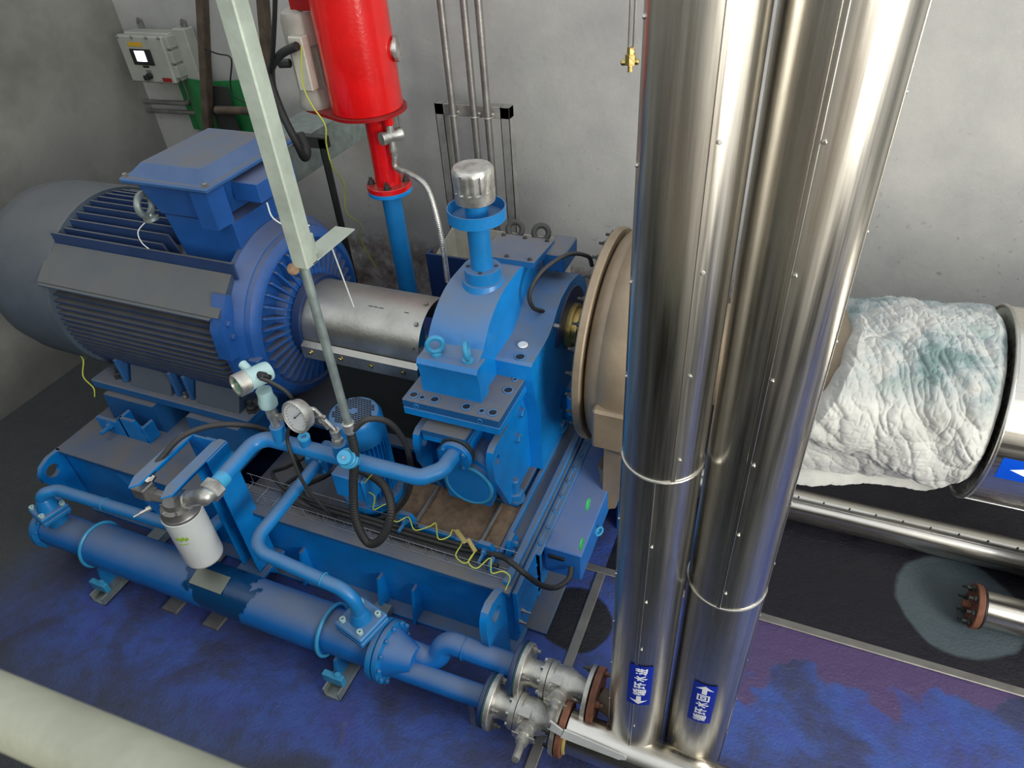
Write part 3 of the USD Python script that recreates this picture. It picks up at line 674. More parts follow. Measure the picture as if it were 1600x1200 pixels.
# lifting eyes
part(g, 'lifting_eye', eyebolt((-1.335, 2.10, 1.405), (0, 0, 1), (.55, -.8, .1), .034, .0115), 'eye_blue')
part(g, 'lifting_eye', eyebolt((-1.185, 2.10, 1.405), (0, 0, 1), (.85, .35, .1), .034, .0115), 'eye_blue')
part(g, 'lifting_eye', eyebolt((-1.30, 2.95, 1.53), (0, 0, 1), (.2, -.9, .5), .036, .014), 'black_steel')
part(g, 'lifting_eye', eyebolt((-1.16, 2.95, 1.53), (0, 0, 1), (.3, -.8, .5), .036, .014), 'black_steel')
# foundation studs
for x, y in ((-1.022, 2.115), (-.99, 2.66)):
    part(g, 'foundation_stud', lathe((x, y, SZ + .05), (0, 0, 1), [(0, .048), (.012, .048), (.012, .036), (.05, .036), (.055, .03), (.055, .024), (.13, .024), (.135, .02)], 6 if False else 24), 'pipe_blue')
    part(g, 'foundation_nut', lathe((x, y, SZ + .062), (0, 0, 1), [(0, .042), (.036, .042), (.042, .036)], 6), 'pipe_blue')
for z in (.92, 1.03):
    part(g, 'case_bolt', bolt((-1.03, 2.19 + (z - .92) * .55, z), (1, 0, 0), .024, .022), 'pipe_blue')
# front: ledge, ears, oil pump with its round cap
part(g, 'ledge', rbox(-1.37, -1.15, 1.925, 2.10, 1.075, 1.11, .004), 'skid_top')
part(g, 'ledge', rbox(-1.37, -1.15, 1.93, 2.10, 1.04, 1.075, .004), 'machine_blue')
for x in (-1.42, -1.055):
    e = sg.Polygon([(1.92, .90), (1.915, 1.02), (1.93, 1.06), (1.96, 1.075), (2.10, 1.075), (2.10, .60), (2.05, .60)]).difference(disc2(1.965, .99, .024))
    part(g, 'lifting_ear', prism(e, 'x', x, x + .032), 'machine_blue')
pm = part(g, 'oil_pump', hull([(x, y, z) for y in (1.96, 2.12) for x, z in [(-1.185 + .14 * math.cos(a), .815 + .155 * math.sin(a)) for a in np.linspace(0, 2 * PI, 40)] + [(-1.33, .96), (-1.06, .90), (-1.08, .66), (-1.30, .66)]]), 'machine_blue')
part(pm, 'pump_cap', cyl((-1.165, 1.925, .815), (-1.165, 1.965, .815), .118, 48, .006), 'machine_blue')
part(pm, 'pump_cap_rim', torus((-1.165, 1.930, .815), (0, 1, 0), .114, .009, 48, 10), 'eye_blue')
part(g, 'inlet_flange', cyl((-1.20, 1.92, 1.02), (-1.20, 1.94, 1.02), .082, 40), 'black_steel')
part(g, 'inlet_flange', cyl((-1.20, 1.895, 1.01), (-1.20, 1.92, 1.01), .078, 40), 'machine_blue')
part(g, 'inlet_neck', cyl((-1.20, 1.94, 1.02), (-1.20, 2.10, 1.02), .06, 32), 'machine_blue')
for a in (.6, 2.4, 3.9, 5.4):
    part(g, 'bolt', bolt((-1.20 + .062 * math.cos(a), 1.895, 1.01 + .062 * math.sin(a)), (0, -1, 0), .011, .012), 'pipe_blue')
# shaft seal and coupling towards the compressor
part(g, 'shaft_seal', lathe((-.945, 2.77, 1.19), (1, 0, 0), [(0, .12), (.025, .12), (.025, .095), (.05, .095), (.05, .07), (.09, .07), (.09, .09), (.14, .09), (.14, .05)], 40), 'brass', 'brass-coloured shaft seal ring')
part(g, 'sensor_cable', sweep(spline([(-1.02, 2.60, 1.37), (-1.06, 2.55, 1.42), (-1.07, 2.55, 1.50), (-1.03, 2.62, 1.58), (-.95, 2.74, 1.61), (-.88, 2.82, 1.57), (-.87, 2.86, 1.50)], 10), .010, 10), 'rubber', 'black cable looping over the bearing cap')
part(g, 'probe', [cyl((-1.0, 2.58, 1.34), (-1.0, 2.62, 1.37), .014), cyl((-.985, 2.56, 1.33), (-.93, 2.56, 1.33), .012)], 'dull_steel')

# ------------------------------------------------------------------ breather on the gearbox
BX, BY = -1.255, 2.46
g = thing('breather_filter', 'blue breather pipe with drip dish and fluted silver filter cap on top of the gearbox', 'breather filter', (BX, BY, 1.58))
part(g, 'base_flange', lathe((BX, BY, 1.565), (0, 0, 1), [(0, .105), (.03, .092), (.032, .082), (.088, .082), (.09, .076)], 40), 'pipe_blue')
for a in (.3, 1.87, 3.44, 5.0):
    part(g, 'bolt', bolt((BX + .064 * math.cos(a), BY + .064 * math.sin(a), 1.653), (0, 0, 1), .009, .006), 'black_steel')
part(g, 'pipe', cyl((BX, BY, 1.65), (BX, BY, 1.96), .049, 40), 'pipe_blue')
part(g, 'drip_dish', lathe((BX, BY, 1.885), (0, 0, 1), [(0, .05), (.0, .122), (.002, .125), (.055, .125), (.055, .120), (.008, .118), (.008, .05)], 56), 'pipe_blue', smooth=30)
part(g, 'neck', cyl((BX, BY, 1.89), (BX, BY, 1.975), .048, 32), 'machine_blue')
n, rows = 72, [(0, .078), (.004, .084), (.05, .086), (.055, .0855), (.12, .088), (.135, .087), (.148, .078), (.152, .06), (.150, .055), (.150, .035), (.153, .03), (.153, .0)]
capm = lathe((BX, BY, 1.965), (0, 0, 1), rows, n)
v = np.array(capm.vertices); rel = v - (BX, BY, 0); ang = np.arctan2(rel[:, 1], rel[:, 0]); k = (rel[:, 2] - 1.965 > .052) & (rel[:, 2] - 1.965 < .128)
fl = np.where(k, 1 - .075 * np.clip(np.cos(ang * 14), 0, 1) ** .8, 1.0)
v[:, :2] = np.array([BX, BY]) + rel[:, :2] * fl[:, None]; capm.vertices = v
part(g, 'filter_cap', capm, 'valve_steel', 'fluted silver cap', smooth=40)

# ------------------------------------------------------------------ compressor volute
CY, CZ, CR = 2.77, 1.18, .525
g = thing('compressor_casing', 'round cast metal blower casing, half hidden behind the upright clad pipes', 'compressor', (-.6, CY, .25))
part(g, 'casing', lathe((-.74, CY, CZ), (1, 0, 0), [(0, .12), (0, .45), (.02, .50), (.06, CR + .01), (.14, CR + .02), (.26, CR - .02), (.36, .44), (.42, .30), (.46, .24), (.50, .24)], 96), 'volute_cast', smooth=40)
part(g, 'scroll', torus((-.56, CY, CZ), (1, 0, 0), .40, .17, 72, 24), 'volute_cast')
part(g, 'rim_flange', pipe_ring((-.775, CY, CZ), (-.735, CY, CZ), CR, .30, 96, .006), 'volute_cast')
part(g, 'back_plate', pipe_ring((-.80, CY, CZ), (-.772, CY, CZ), .32, .05, 48), 'dull_steel')
for k in range(28):
    a = k / 28 * 2 * PI
    part(g, 'rim_bolt', bolt((-.775, CY + .495 * math.cos(a), CZ + .495 * math.sin(a)), (-1, 0, 0), .012, .014, .02), 'black_steel')
part(g, 'boss', rbox(-.66, -.50, 2.18, 2.36, .98, 1.20, .012), 'volute_cast')
part(g, 'outlet_boss', hull([(-.66 + .16 * i, 2.40 + .14 * j, z) for i in (0, 1) for j in (0, 1) for z in (.46, .78)]), 'volute_cast')
part(g, 'lug', lathe((-.64, 2.47, .30), (0, 0, 1), [(0, .045), (.02, .052), (.22, .056), (.30, .07)], 6), 'volute_cast')
part(g, 'support', rbox(-.62, -.40, 2.55, 3.05, 0, .72, .01), 'machine_blue')
part(g, 'valve_stub', [cyl((-.80, 2.52, .93), (-.74, 2.52, .93), .03), cyl((-.86, 2.5, .86), (-.86, 2.5, .97), .022), bolt((-.83, 2.50, 1.0), (-1, 0, 0), .02, .02)], 'pipe_blue')
part(g, 'shaft_coupling', lathe((-.90, CY, CZ), (1, 0, 0), [(0, .05), (.1, .05)], 24), 'dull_steel')
part(g, 'inlet_pipe', lathe((-.26, CY, CZ), (1, 0, 0), [(0, .24), (.1, .24), (.5, .30), (.56, .30)], 56), 'volute_cast')

# ------------------------------------------------------------------ upright clad pipes
def clad_pipe(name, label, x, y, r, z0, z1, seams, mat='clad_vertical', joints=()):
    g = thing(name, label, 'insulated pipe', (x, y, z0), 'upright steel clad pipes')
    b = part(g, 'cladding', lathe((x, y, z0), (0, 0, 1), [(0, r - .012), (0.004, r - .002), (.01, r), (z1 - z0 - .01, r), (z1 - z0, r - .01)], 128), mat, smooth=40)
    for a, za, zb in seams:
        c, s = math.cos(a), math.sin(a)
        sm = rbox(-.0025, .0025, -.006, .006, za, zb, .001)
        part(g, 'lap_seam', xf(sm, (x + r * c, y + r * s, 0), (c, s, 0), (-s, c, 0), (0, 0, 1)), mat)
        for z in np.arange(za + .08, zb, .27):
            part(g, 'screw', cyl((x + (r - .002) * c - .012 * s, y + (r - .002) * s + .012 * c, z), (x + (r + .004) * c - .012 * s, y + (r + .004) * s + .012 * c, z), .0045, 10, .001), 'steel')
    for z in joints:
        part(g, 'joint_bead', torus((x, y, z), (0, 0, 1), r + .0005, .0045, 96, 8), 'steel')
    return g
PA = (-.216, 1.385, .108)
PB = (.012, 1.452, .119)
pa = clad_pipe('clad_pipe', 'left of the two tall upright pipes in shiny steel cladding, its sticker arrow pointing down', PA[0], PA[1], PA[2], .13, 3.75, [(-PI * .50, .13, 1.83), (-PI * .355, 1.83, 3.75), (-PI * .93, .13, 3.75)], joints=(1.83,))
pb = clad_pipe('clad_pipe', 'right of the two tall upright pipes in shiny steel cladding, its sticker arrow pointing up', PB[0], PB[1], PB[2], 0.0, 3.75, [(-PI * .52, 1.29, 3.75), (-PI * .06, 0.0, 3.75)], joints=(1.29,))

# stickers on the clad pipes: white characters and an arrow on blue, wrapped round the pipe, reading upwards
GLYPH = {
    'xun': [[(.22, 1), (.02, .75)], [(.25, .75), (.02, .45)], [(.16, .58), (.16, 0)], [(.9, .98), (.4, .88)], [(.42, .9), (.42, .4), (.3, .02)], [(.42, .74), (1, .74)], [(.7, .9), (.68, .58)], [(.52, .56), (.92, .56), (.92, .02), (.52, .02), (.52, .56)], [(.52, .38), (.92, .38)], [(.52, .2), (.92, .2)]],
    'huan': [[(.02, .9), (.38, .9)], [(.04, .55), (.36, .55)], [(0, .12), (.4, .2)], [(.2, .9), (.2, .15)], [(.45, .9), (1, .9)], [(.75, .9), (.45, .45)], [(.72, .65), (.72, .02)], [(.76, .6), (.98, .4)]],
    'shui': [[(.5, 1), (.5, .05), (.38, .12)], [(.12, .68), (.4, .68), (.1, .2)], [(.85, .8), (.58, .55)], [(.56, .62), (.92, .1)]],
    'jin': [[(.42, .72), (.95, .72)], [(.38, .45), (.98, .45)], [(.55, .95), (.55, .3), (.45, .15)], [(.8, .95), (.8, .12)], [(.1, .9), (.2, .78)], [(.05, .58), (.24, .58), (.24, .2)], [(.02, .1), (.2, .18), (.35, .06), (1, .04)]],
    'hui': [[(.08, .05), (.08, .95), (.92, .95), (.92, .05), (.08, .05)], [(.32, .32), (.32, .68), (.68, .68), (.68, .32), (.32, .32)]]}
ARROW = sg.Polygon([(0, .5), (.5, 1), (.42, .64), (1, .64), (1, .36), (.42, .36), (.5, 0)])


def flat_mesh(shape, h=0.004):
    """thin extruded lettering, cut finely so that it can be bent"""
    ms = []
    for gm in getattr(shape, 'geoms', [shape]):
        x0, y0, x1, y1 = gm.bounds
        for i in range(int((y1 - y0) / h) + 1):
            c = gm.intersection(sg.box(x0 - 1, y0 + i * h, x1 + 1, y0 + (i + 1) * h))
            for q in getattr(c, 'geoms', [c]):
                if q.geom_type == 'Polygon' and q.area > 1e-9: ms.append(trimesh.creation.extrude_polygon(q, .0004, engine='earcut'))
    return cat(ms)


def glyph_shape(key, size, x, y, w):
    return shapely.union_all([sg.LineString([(x + a * size, y + b * size) for a, b in st]).buffer(w, cap_style='flat', join_style='mitre') for st in GLYPH[key]])


def bend_vertical(m, x, y, r, a0, z0, lift):
    """text x runs up the pipe, text y runs to the picture's left round it"""
    v = np.array(m.vertices); a = a0 - v[:, 1] / r; rr = r + lift + v[:, 2]
    k = m.copy(); k.vertices = np.stack([x + rr * np.cos(a), y + rr * np.sin(a), z0 + v[:, 0]], 1)
    if np.linalg.det([[0, 0, 1], [math.sin(a0), -math.cos(a0), 0], [math.cos(a0), math.sin(a0), 0]]) < 0: k.faces = k.faces[:, ::-1]
    return k


def sticker(label, pipe, a0, z0, word, arrow_first):
    x, y, r = pipe; L, H = .265, .082
    g = thing('flow_sticker', label, 'sticker', (x + r * math.cos(a0), y + r * math.sin(a0), z0))
    part(g, 'backing', bend_vertical(flat_mesh(sg.box(0, 0, L, H)), x, y, r, a0, z0, .0032), 'label_navy', smooth=False)
    size, gap = .041, .047; start = .070 if arrow_first else .014
    for k, w in enumerate(word):
        part(g, 'character', bend_vertical(flat_mesh(glyph_shape(w, size, start + k * gap, .0205, .0030)), x, y, r, a0, z0, .0040), 'label_white', smooth=False)
    A = shapely.affinity.scale(ARROW, .055, .060, origin=(0, 0))
    A = shapely.affinity.translate(A, .008, .011) if arrow_first else shapely.affinity.translate(shapely.affinity.scale(A, -1, 1, origin=(0, 0)), L - .008, .011)
    part(g, 'arrow', bend_vertical(flat_mesh(A), x, y, r, a0, z0, .0040), 'label_white', smooth=False)


import shapely.affinity
sticker('blue sticker with white characters and a down arrow on the left clad pipe', PA, -PI * .325, .655, ('xun', 'huan', 'shui', 'jin'), True)
sticker('blue sticker with white characters and an up arrow on the right clad pipe', PB, -PI * .375, .575, ('xun', 'huan', 'shui', 'hui'), False)

# ------------------------------------------------------------------ inlet duct, blanket, floor pipe on the right
DY, DZ, DR = 2.75, 1.187, .403
g = thing('inlet_duct', 'wide horizontal steel-clad inlet duct entering from the right edge', 'insulated duct', (1.4, DY, .6))
part(g, 'cladding', lathe((.84, DY, DZ), (1, 0, 0), [(0, DR - .03), (.0, DR), (1.6, DR), (1.6, DR - .02)], 128), 'clad_along', smooth=40)
part(g, 'rim_bead', torus((.84, DY, DZ), (1, 0, 0), DR, .008, 128, 10), 'steel')
part(g, 'lap_seam', rbox(.85, 2.4, DY - DR * math.cos(-.80) - .004, DY - DR * math.cos(-.80) + .006, DZ - DR * math.sin(.80) - .006, DZ - DR * math.sin(.80) + .004), 'steel')
part(g, 'inner_pipe', cyl((.305, DY, DZ), (.9, DY, DZ), .27, 64), 'black_steel')
for x in (1.5, 2.2):
    part(g, 'saddle', rbox(x - .05, x + .05, DY - .25, DY + .25, 0, DZ - DR + .06), 'dull_steel')


def bend_duct(m, a0, x0, lift):
    v = np.array(m.vertices); a = a0 + v[:, 1] / DR; rr = DR + lift + v[:, 2]; k = m.copy()
    k.vertices = np.stack([x0 + v[:, 0], DY - rr * np.cos(a), DZ + rr * np.sin(a)], 1)
    return k


g = thing('flow_sticker', 'bright blue sticker with a white left arrow on the wide inlet duct', 'sticker', (.95, DY - DR, DZ))
part(g, 'backing', bend_duct(flat_mesh(sg.box(0, 0, .3, .10)), -.10, .872, .0008), 'label_blue', smooth=False)
part(g, 'arrow', bend_duct(flat_mesh(shapely.affinity.translate(shapely.affinity.scale(ARROW, .17, .062, origin=(0, 0)), .035, .02)), -.10, .872, .0014), 'label_white', smooth=False)


def blanket_material():
    n = {'geo': ('geometry', {}), 'n1': ('noise_texture', {'scale': 5.0, 'detail': 6.0, 'roughness': 0.65}), 'n2': ('noise_texture', {'scale': 60.0, 'detail': 5.0}), 's': ('separate_xyz', {}),
         'zc': ('map_range', {'from_min': 1.34, 'from_max': 1.46, 'clamp': True}), 'zc2': ('map_range', {'from_min': 1.60, 'from_max': 1.55, 'clamp': True}), 'zz': ('math', {'math_type': 'multiply'}),
         'st': ('map_range', {'from_min': 0.38, 'from_max': 0.58, 'to_max': 0.9, 'clamp': True}), 'm': ('math', {'math_type': 'multiply'}),
         'col': ('rgb_ramp', {'ramp': [(0.3, lin(166, 166, 160)), (0.6, lin(192, 192, 186))]}), 'stc': ('rgb_ramp', {'ramp': [(0.4, lin(96, 122, 136)), (0.6, lin(84, 112, 110))]}),
         'mix': ('mix_color', {}), 'b': ('bump', {'strength': 0.4, 'distance': 0.006}), 'p': ('principled_bsdf', {'roughness': 0.8, 'sheen_weight': 0.2, 'specular_ior_level': 0.3})}
    l = [('geo.position', 'n1.vector'), ('geo.position', 'n2.vector'), ('geo.position', 's.vector'), ('s.z', 'zc.value'), ('s.z', 'zc2.value'), ('zc.result', 'zz.value1'), ('zc2.result', 'zz.value2'),
         ('n1.fac', 'st.value'), ('st.result', 'm.value1'), ('zz.value', 'm.value2'), ('n1.fac', 'col.fac'), ('n1.fac', 'stc.fac'), ('col.color', 'mix.a'), ('stc.color', 'mix.b'), ('m.value', 'mix.fac'),
         ('mix.result', 'p.base_color'), ('n2.fac', 'b.height'), ('b.normal', 'p.normal')]
    M['blanket'] = usdkit.material(stage, '/World/Looks/blanket', n, l, surface='p.BSDF')


blanket_material()


def ridged(p, seed):
    n = meshkit.noise(p, seed)
    return np.clip(np.abs(2.4 * n - 1.2), 0, 1) ** .55


def folds(x, s, seed):
    """crumple height: long creases running obliquely, with finer wrinkles between"""
    c, d = math.cos(2.05), math.sin(2.05)
    w = meshkit.fbm(np.stack([x * 5, s * 5, 0 * x], -1), 3, seed) - .5
    a, b = x * c + s * d + .05 * w, -x * d + s * c + .10 * w
    f1 = ridged(np.stack([a * 1.7, b * 5.5, 0 * x], -1), seed + 1)
    f2 = ridged(np.stack([a * 3.0, b * 13.0, 0 * x + 3], -1), seed + 2)
    f3 = ridged(np.stack([x * 9 + 2 * w, s * 8, 0 * x + 5], -1), seed + 3)
    f4 = ridged(np.stack([a * 9, b * 34, 0 * x + 7], -1), seed + 4)
    return .030 * f1 + .020 * f2 + .014 * f3 + .009 * f4 + .004 * ridged(np.stack([x * 60, s * 45, 0 * x], -1), seed + 5)


def blanket_sheet(nx, ns, xa, xb, fa, fb, rad, seed, amp=1.0, thick=.03):
    """a sheet wrapped round the inlet: xa..xb along it (functions of s in 0..1), angle fa..fb (functions of x in 0..1)"""
    U, S = np.meshgrid(np.linspace(0, 1, nx), np.linspace(0, 1, ns), indexing='ij')
    X = xa(S) + U * (xb(S) - xa(S)); PHI = fa(U) + S * (fb(U) - fa(U))
    h = folds(X, PHI * .45, seed) * amp
    edge = np.clip(np.minimum(np.minimum(U, 1 - U) * 14, np.minimum(S, 1 - S) * 16), 0, 1) ** .5
    R = rad(U, S) + h * (.35 + .65 * edge) - .03 * (1 - edge)
    top = np.stack([X, DY - R * np.cos(PHI), DZ + R * np.sin(PHI)], -1).reshape(-1, 3)
    R2 = R - thick; bot = np.stack([X, DY - R2 * np.cos(PHI), DZ + R2 * np.sin(PHI)], -1).reshape(-1, 3)
    gi = np.arange(nx * ns).reshape(nx, ns); q = np.stack([gi[:-1, :-1], gi[1:, :-1], gi[1:, 1:], gi[:-1, 1:]], -1).reshape(-1, 4); N = nx * ns
    rim = np.r_[gi[:, 0], gi[-1, 1:], gi[-2::-1, -1], gi[0, -2:0:-1]]; nr = np.roll(rim, -1)
    m = tm(np.vstack([top, bot]), np.vstack([quads(q), quads(q[:, ::-1] + N), quads(np.stack([rim, rim + N, nr + N, nr], 1))]))
    if m.volume < 0: m.invert()
    return m


wob = lambda t, s, k=6: (meshkit.noise(np.stack([np.asarray(t, float) * k, 0 * np.asarray(t, float) + s, 0 * np.asarray(t, float)], -1), s) - .5)
m = blanket_sheet(300, 330, lambda s: .20 + .09 * np.sin(s * 3.0) * (s < 2) - .10 * (s < .35) * (.35 - s) / .35 + .04 * wob(s, 3, 9), lambda s: .825 + 0 * s - .14 * np.clip(.12 - s, 0, 1) * 6,
                  lambda u: np.radians(-8) - .16 * wob(u, 5, 5) - np.radians(36) * u, lambda u: np.radians(150) + 0 * u, lambda U, S: .292 + .066 * U + .085 * (1 - S) ** 2 * (1 - U), 11)
single('insulation_blanket', m, 'blanket', 'crumpled white insulation blanket wrapped over the inlet, stained blue-green on top', 'insulation blanket', smooth=True)
m = blanket_sheet(150, 60, lambda s: .13 + .05 * wob(s, 8, 5), lambda s: .72 + 0 * s, lambda u: np.radians(-37) - np.radians(22) * u + .12 * wob(u, 9, 4), lambda u: np.radians(4) - np.radians(40) * u, lambda U, S: .345 + .10 * (1 - S) * (1 - U) - .02 * U, 23, .7, .035)
single('insulation_blanket', m, 'blanket', 'torn lower layer of white insulation hanging under the crumpled blanket', 'insulation blanket', smooth=True)
m = blanket_sheet(150, 40, lambda s: .10 + .04 * wob(s, 18, 5), lambda s: .78 + 0 * s, lambda u: np.radians(-52) - np.radians(16) * u + .10 * wob(u, 12, 4), lambda u: np.radians(-38) - np.radians(18) * u, lambda U, S: .47 + .02 * np.sin(U * 7) - .085 * U, 31, .6, .05)
single('insulation_blanket', m, 'blanket', 'lowest rolled strip of white insulation drooping beneath the inlet', 'insulation blanket', smooth=True)

g = thing('floor_pipe', 'long steel-clad pipe lying along the floor behind the trench edge', 'insulated pipe', (.8, 2.98, 0))
part(g, 'cladding', cyl((-.55, 2.98, .093), (2.4, 2.98, .093), .092, 64), 'clad_along')
part(g, 'lap_seam', rbox(-.5, 2.4, 2.93, 2.936, .165, .172), 'steel')
for x in np.arange(.30, 2.3, .13):
    part(g, 'screw', cyl((x, 2.955, .18), (x, 2.95, .189), .0045, 10, .001), 'black_steel')
g = thing('flanged_pipe', 'short silver pipe with a rusty blind flange by the right edge', 'pipe', (1.3, 2.58, 0))
part(g, 'barrel', cyl((1.17, 2.58, .112), (2.3, 2.58, .112), .085, 48), 'clad_along')
part(g, 'flange', cyl((1.13, 2.58, .112), (1.16, 2.58, .112), .108, 48), 'rust', 'rusty brown flange')
part(g, 'gasket', cyl((1.16, 2.58, .112), (1.172, 2.58, .112), .104, 48), 'black')
part(g, 'plug', cyl((1.09, 2.58, .112), (1.13, 2.58, .112), .018), 'rust')
for a in np.arange(8) / 8 * 2 * PI + .3:
    part(g, 'stud', bolt((1.13, 2.58 + .085 * math.cos(a), .112 + .085 * math.sin(a)), (-1, 0, 0), .013, .014, .022), 'black_steel')

single('motor_wire', sweep(spline([at(119, 550, y=2.1), at(130, 562, y=2.05), at(130, 588, y=2.0), at(146, 606, y=1.97), at(148, 620, y=1.95)], 8), .004, 8), 'yellow_green', 'short yellowish wire hanging under the fan end of the big motor', 'wire')

# ------------------------------------------------------------------ oil cooler in front of the base
QY, QZ, QR = 1.322, .262, .116
qx = lambda x: V(x, QY, QZ)
g = thing('oil_cooler', 'long horizontal blue oil cooler cylinder lying in front of the machine base', 'oil cooler', (-2.4, QY, 0))
part(g, 'shell', lathe(qx(-3.52), (1, 0, 0), [(0, .09), (.01, .094), (.34, .094), (.35, QR), (1.85, QR), (1.86, .103), (2.16, .103), (2.17, .09)], 72), 'cooler_blue', smooth=30)
part(g, 'end_flange', lathe(qx(-3.56), (1, 0, 0), [(0, .10), (.006, .118), (.03, .118), (.036, .10)], 56), 'pipe_blue')
part(g, 'end_cap', lathe(qx(-3.585), (1, 0, 0), [(0, .09), (.01, .108), (.03, .112)], 56), 'pipe_blue')
for a in np.arange(12) / 12 * 2 * PI:
    part(g, 'flange_bolt', bolt((-3.523, QY + .106 * math.cos(a), QZ + .106 * math.sin(a)), (1, 0, 0), .008, .010), 'pipe_blue')
part(g, 'strap_ring', torus(qx(-3.165), (1, 0, 0), QR + .006, .009, 64, 10), 'eye_blue')
part(g, 'strap_ring', torus(qx(-1.66), (1, 0, 0), QR + .006, .009, 64, 10), 'eye_blue')
part(g, 'tube_sheet', lathe(qx(-1.395), (1, 0, 0), [(0, .10), (.004, .142), (.028, .142), (.030, .130), (.036, .130), (.038, .142), (.062, .142), (.066, .12)], 64), 'pipe_blue', smooth=25)
for a in np.arange(12) / 12 * 2 * PI + .2:
    part(g, 'flange_bolt', bolt((-1.327, QY + .130 * math.cos(a), QZ + .130 * math.sin(a)), (1, 0, 0), .010, .012), 'pipe_blue')
part(g, 'water_box', lathe(qx(-1.33), (1, 0, 0), [(0, .112), (.03, .095), (.08, .075), (.12, .06)], 56), 'cooler_blue')
np_ = prism(ngon(0, 0, 1, 4), 'z', 0, 1)
part(g, 'nameplate', xf(rbox(-.10, .10, -.045, .045, 0, .0015, .0005), (-2.33, QY - .030, QZ + QR * .968), (1, 0, 0), (0, math.cos(.26), math.sin(.26)), (0, -math.sin(.26), math.cos(.26))), 'nameplate', 'small grey nameplate')
for px, sq in ((-3.43, .075), (-1.455, .085)):
    part(g, 'port_neck', cyl((px, QY, QZ + .08), (px, QY, QZ + .155), .052, 32), 'pipe_blue')
    for k in (0, 1):
        pb_ = part(g, 'port_flange', xf(rbox(-sq, sq, -sq, sq, .150 + .030 * k, .178 + .030 * k, .006), (px, QY, QZ), (math.cos(.25), -math.sin(.25), 0), (math.sin(.25), math.cos(.25), 0), (0, 0, 1)), 'pipe_blue')
    for sx in (-1, 1):
        for sy in (-1, 1):
            p = V(px, QY, QZ + .208) + sx * .055 * V(math.cos(.25), -math.sin(.25), 0) + sy * .055 * V(math.sin(.25), math.cos(.25), 0)
            part(g, 'cap_screw', pipe_ring(p, p + V(0, 0, .018), .014, .006, 16, .001), 'instrument')
for x in (-3.115, -1.60):
    b = part(g, 'saddle_channel', [rbox(x - .045, x + .045, 1.13, 1.64, .0, .008, .001), rbox(x - .045, x - .037, 1.13, 1.64, 0, .06, .001), rbox(x + .037, x + .045, 1.13, 1.64, 0, .06, .001), rbox(x - .045, x + .045, 1.2, 1.64, .055, .063, .001)], 'galvanised')
    part(b, 'saddle_plate', prism([(1.19, .063), (1.46, .063), (1.43, .19), (1.22, .19)], 'x', x - .008, x + .008), 'pipe_blue')
    part(b, 'clip', [rbox(x - .06, x + .05, 1.17, 1.20, .06, .12, .003), bolt((x + .02, 1.19, .12), (0, 0, 1), .014, .014)], 'eye_blue')
for x in (-2.70, -2.42):
    part(g, 'outrigger', rbox(x - .05, x + .05, 1.22, 1.64, 0, .02, .002), 'dull_steel')

# oil pipes
g = thing('oil_pipe', 'blue oil pipe running from the left cooler port back along the base front', 'oil pipe', (-3.43, QY, QZ + .21))
part(g, 'tube', tube([(-3.43, QY, .47), (-3.43, QY, .565), (-3.36, 1.38, .565), (-2.45, 1.44, .50), (-2.40, 1.70, .50)], .033, .075, 20), 'pipe_blue')
part(g, 'neck', lathe((-3.43, QY, .47), (0, 0, 1), [(0, .056), (.05, .040), (.06, .034)], 28), 'pipe_blue')
part(g, 'weld_bead', torus((-3.05, 1.401, .544), (.95, .06, -.07), .033, .003, 24, 8), 'eye_blue')
g = thing('oil_pipe', 'blue bent oil pipe rising from the right cooler port and turning back to the pump', 'oil pipe', (-1.455, QY, QZ + .21))
part(g, 'tube', tube([(-1.455, QY, .47), (-1.455, QY, .64), (-1.52, QY + .005, .665), (-1.99, 1.34, .72), (-1.985, 1.86, .74)], [0, .08, .12, .13, 0], 20) if False else sweep(fillet([(-1.455, QY, .47), (-1.455, QY, .655), (-1.99, 1.335, .725), (-1.985, 1.88, .745)], [0, .11, .10, 0], 12), .031, 20), 'pipe_blue')
part(g, 'weld_bead', torus((-1.60, QY + .006, .676), (1, -.02, -.13), .031, .003, 24, 8), 'eye_blue')
part(g, 'neck', lathe((-1.455, QY, .47), (0, 0, 1), [(0, .05), (.04, .038), (.05, .032)], 28), 'pipe_blue')
part(g, 'pump_flange', [cyl((-1.985, 1.86, .745), (-1.985, 1.90, .745), .07, 32), cyl((-1.985, 1.90, .745), (-1.985, 1.99, .745), .05, 24)], 'pipe_blue')
for a in (.8, 2.4, 4.0, 5.5):
    part(g, 'bolt', bolt((-1.985 + .054 * math.cos(a), 1.86, .745 + .054 * math.sin(a)), (0, -1, 0), .010, .010), 'eye_blue')
MYY, MZZ = 1.72, 1.02
g = thing('oil_manifold', 'blue oil manifold pipe with stubs running in front of the small pump motor', 'oil manifold', (-1.8, MYY, MZZ))
part(g, 'tube', sweep(fillet([(-2.13, 1.36, 1.0), (-2.13, MYY, MZZ), (-1.27, MYY, 1.035), (-1.20, 1.79, 1.04), (-1.20, 1.90, 1.03)], [0, .08, .06, .06, 0], 10), .037, 22), 'pipe_blue')
part(g, 'nut_sleeve', cyl((-2.13, 1.40, 1.002), (-2.13, 1.47, 1.005), .038, 24), 'eye_blue')
for x, h, r in ((-1.995, .11, .034), (-1.855, .075, .026), (-1.665, .10, .034)):
    part(g, 'stub', cyl((x, MYY, MZZ), (x, MYY, MZZ + h), r, 24), 'pipe_blue')
part(g, 'stub_socket', pipe_ring((-1.855, MYY, MZZ + .07), (-1.855, MYY, MZZ + .085), .028, .014, 20), 'eye_blue')
part(g, 'relief_plug', lathe((-1.60, MYY - .02, MZZ + .04), (.25, -.6, .75), [(0, .045), (.06, .045), (.062, .040), (.085, .040), (.09, .034), (.12, .030)], 28), 'eye_blue')
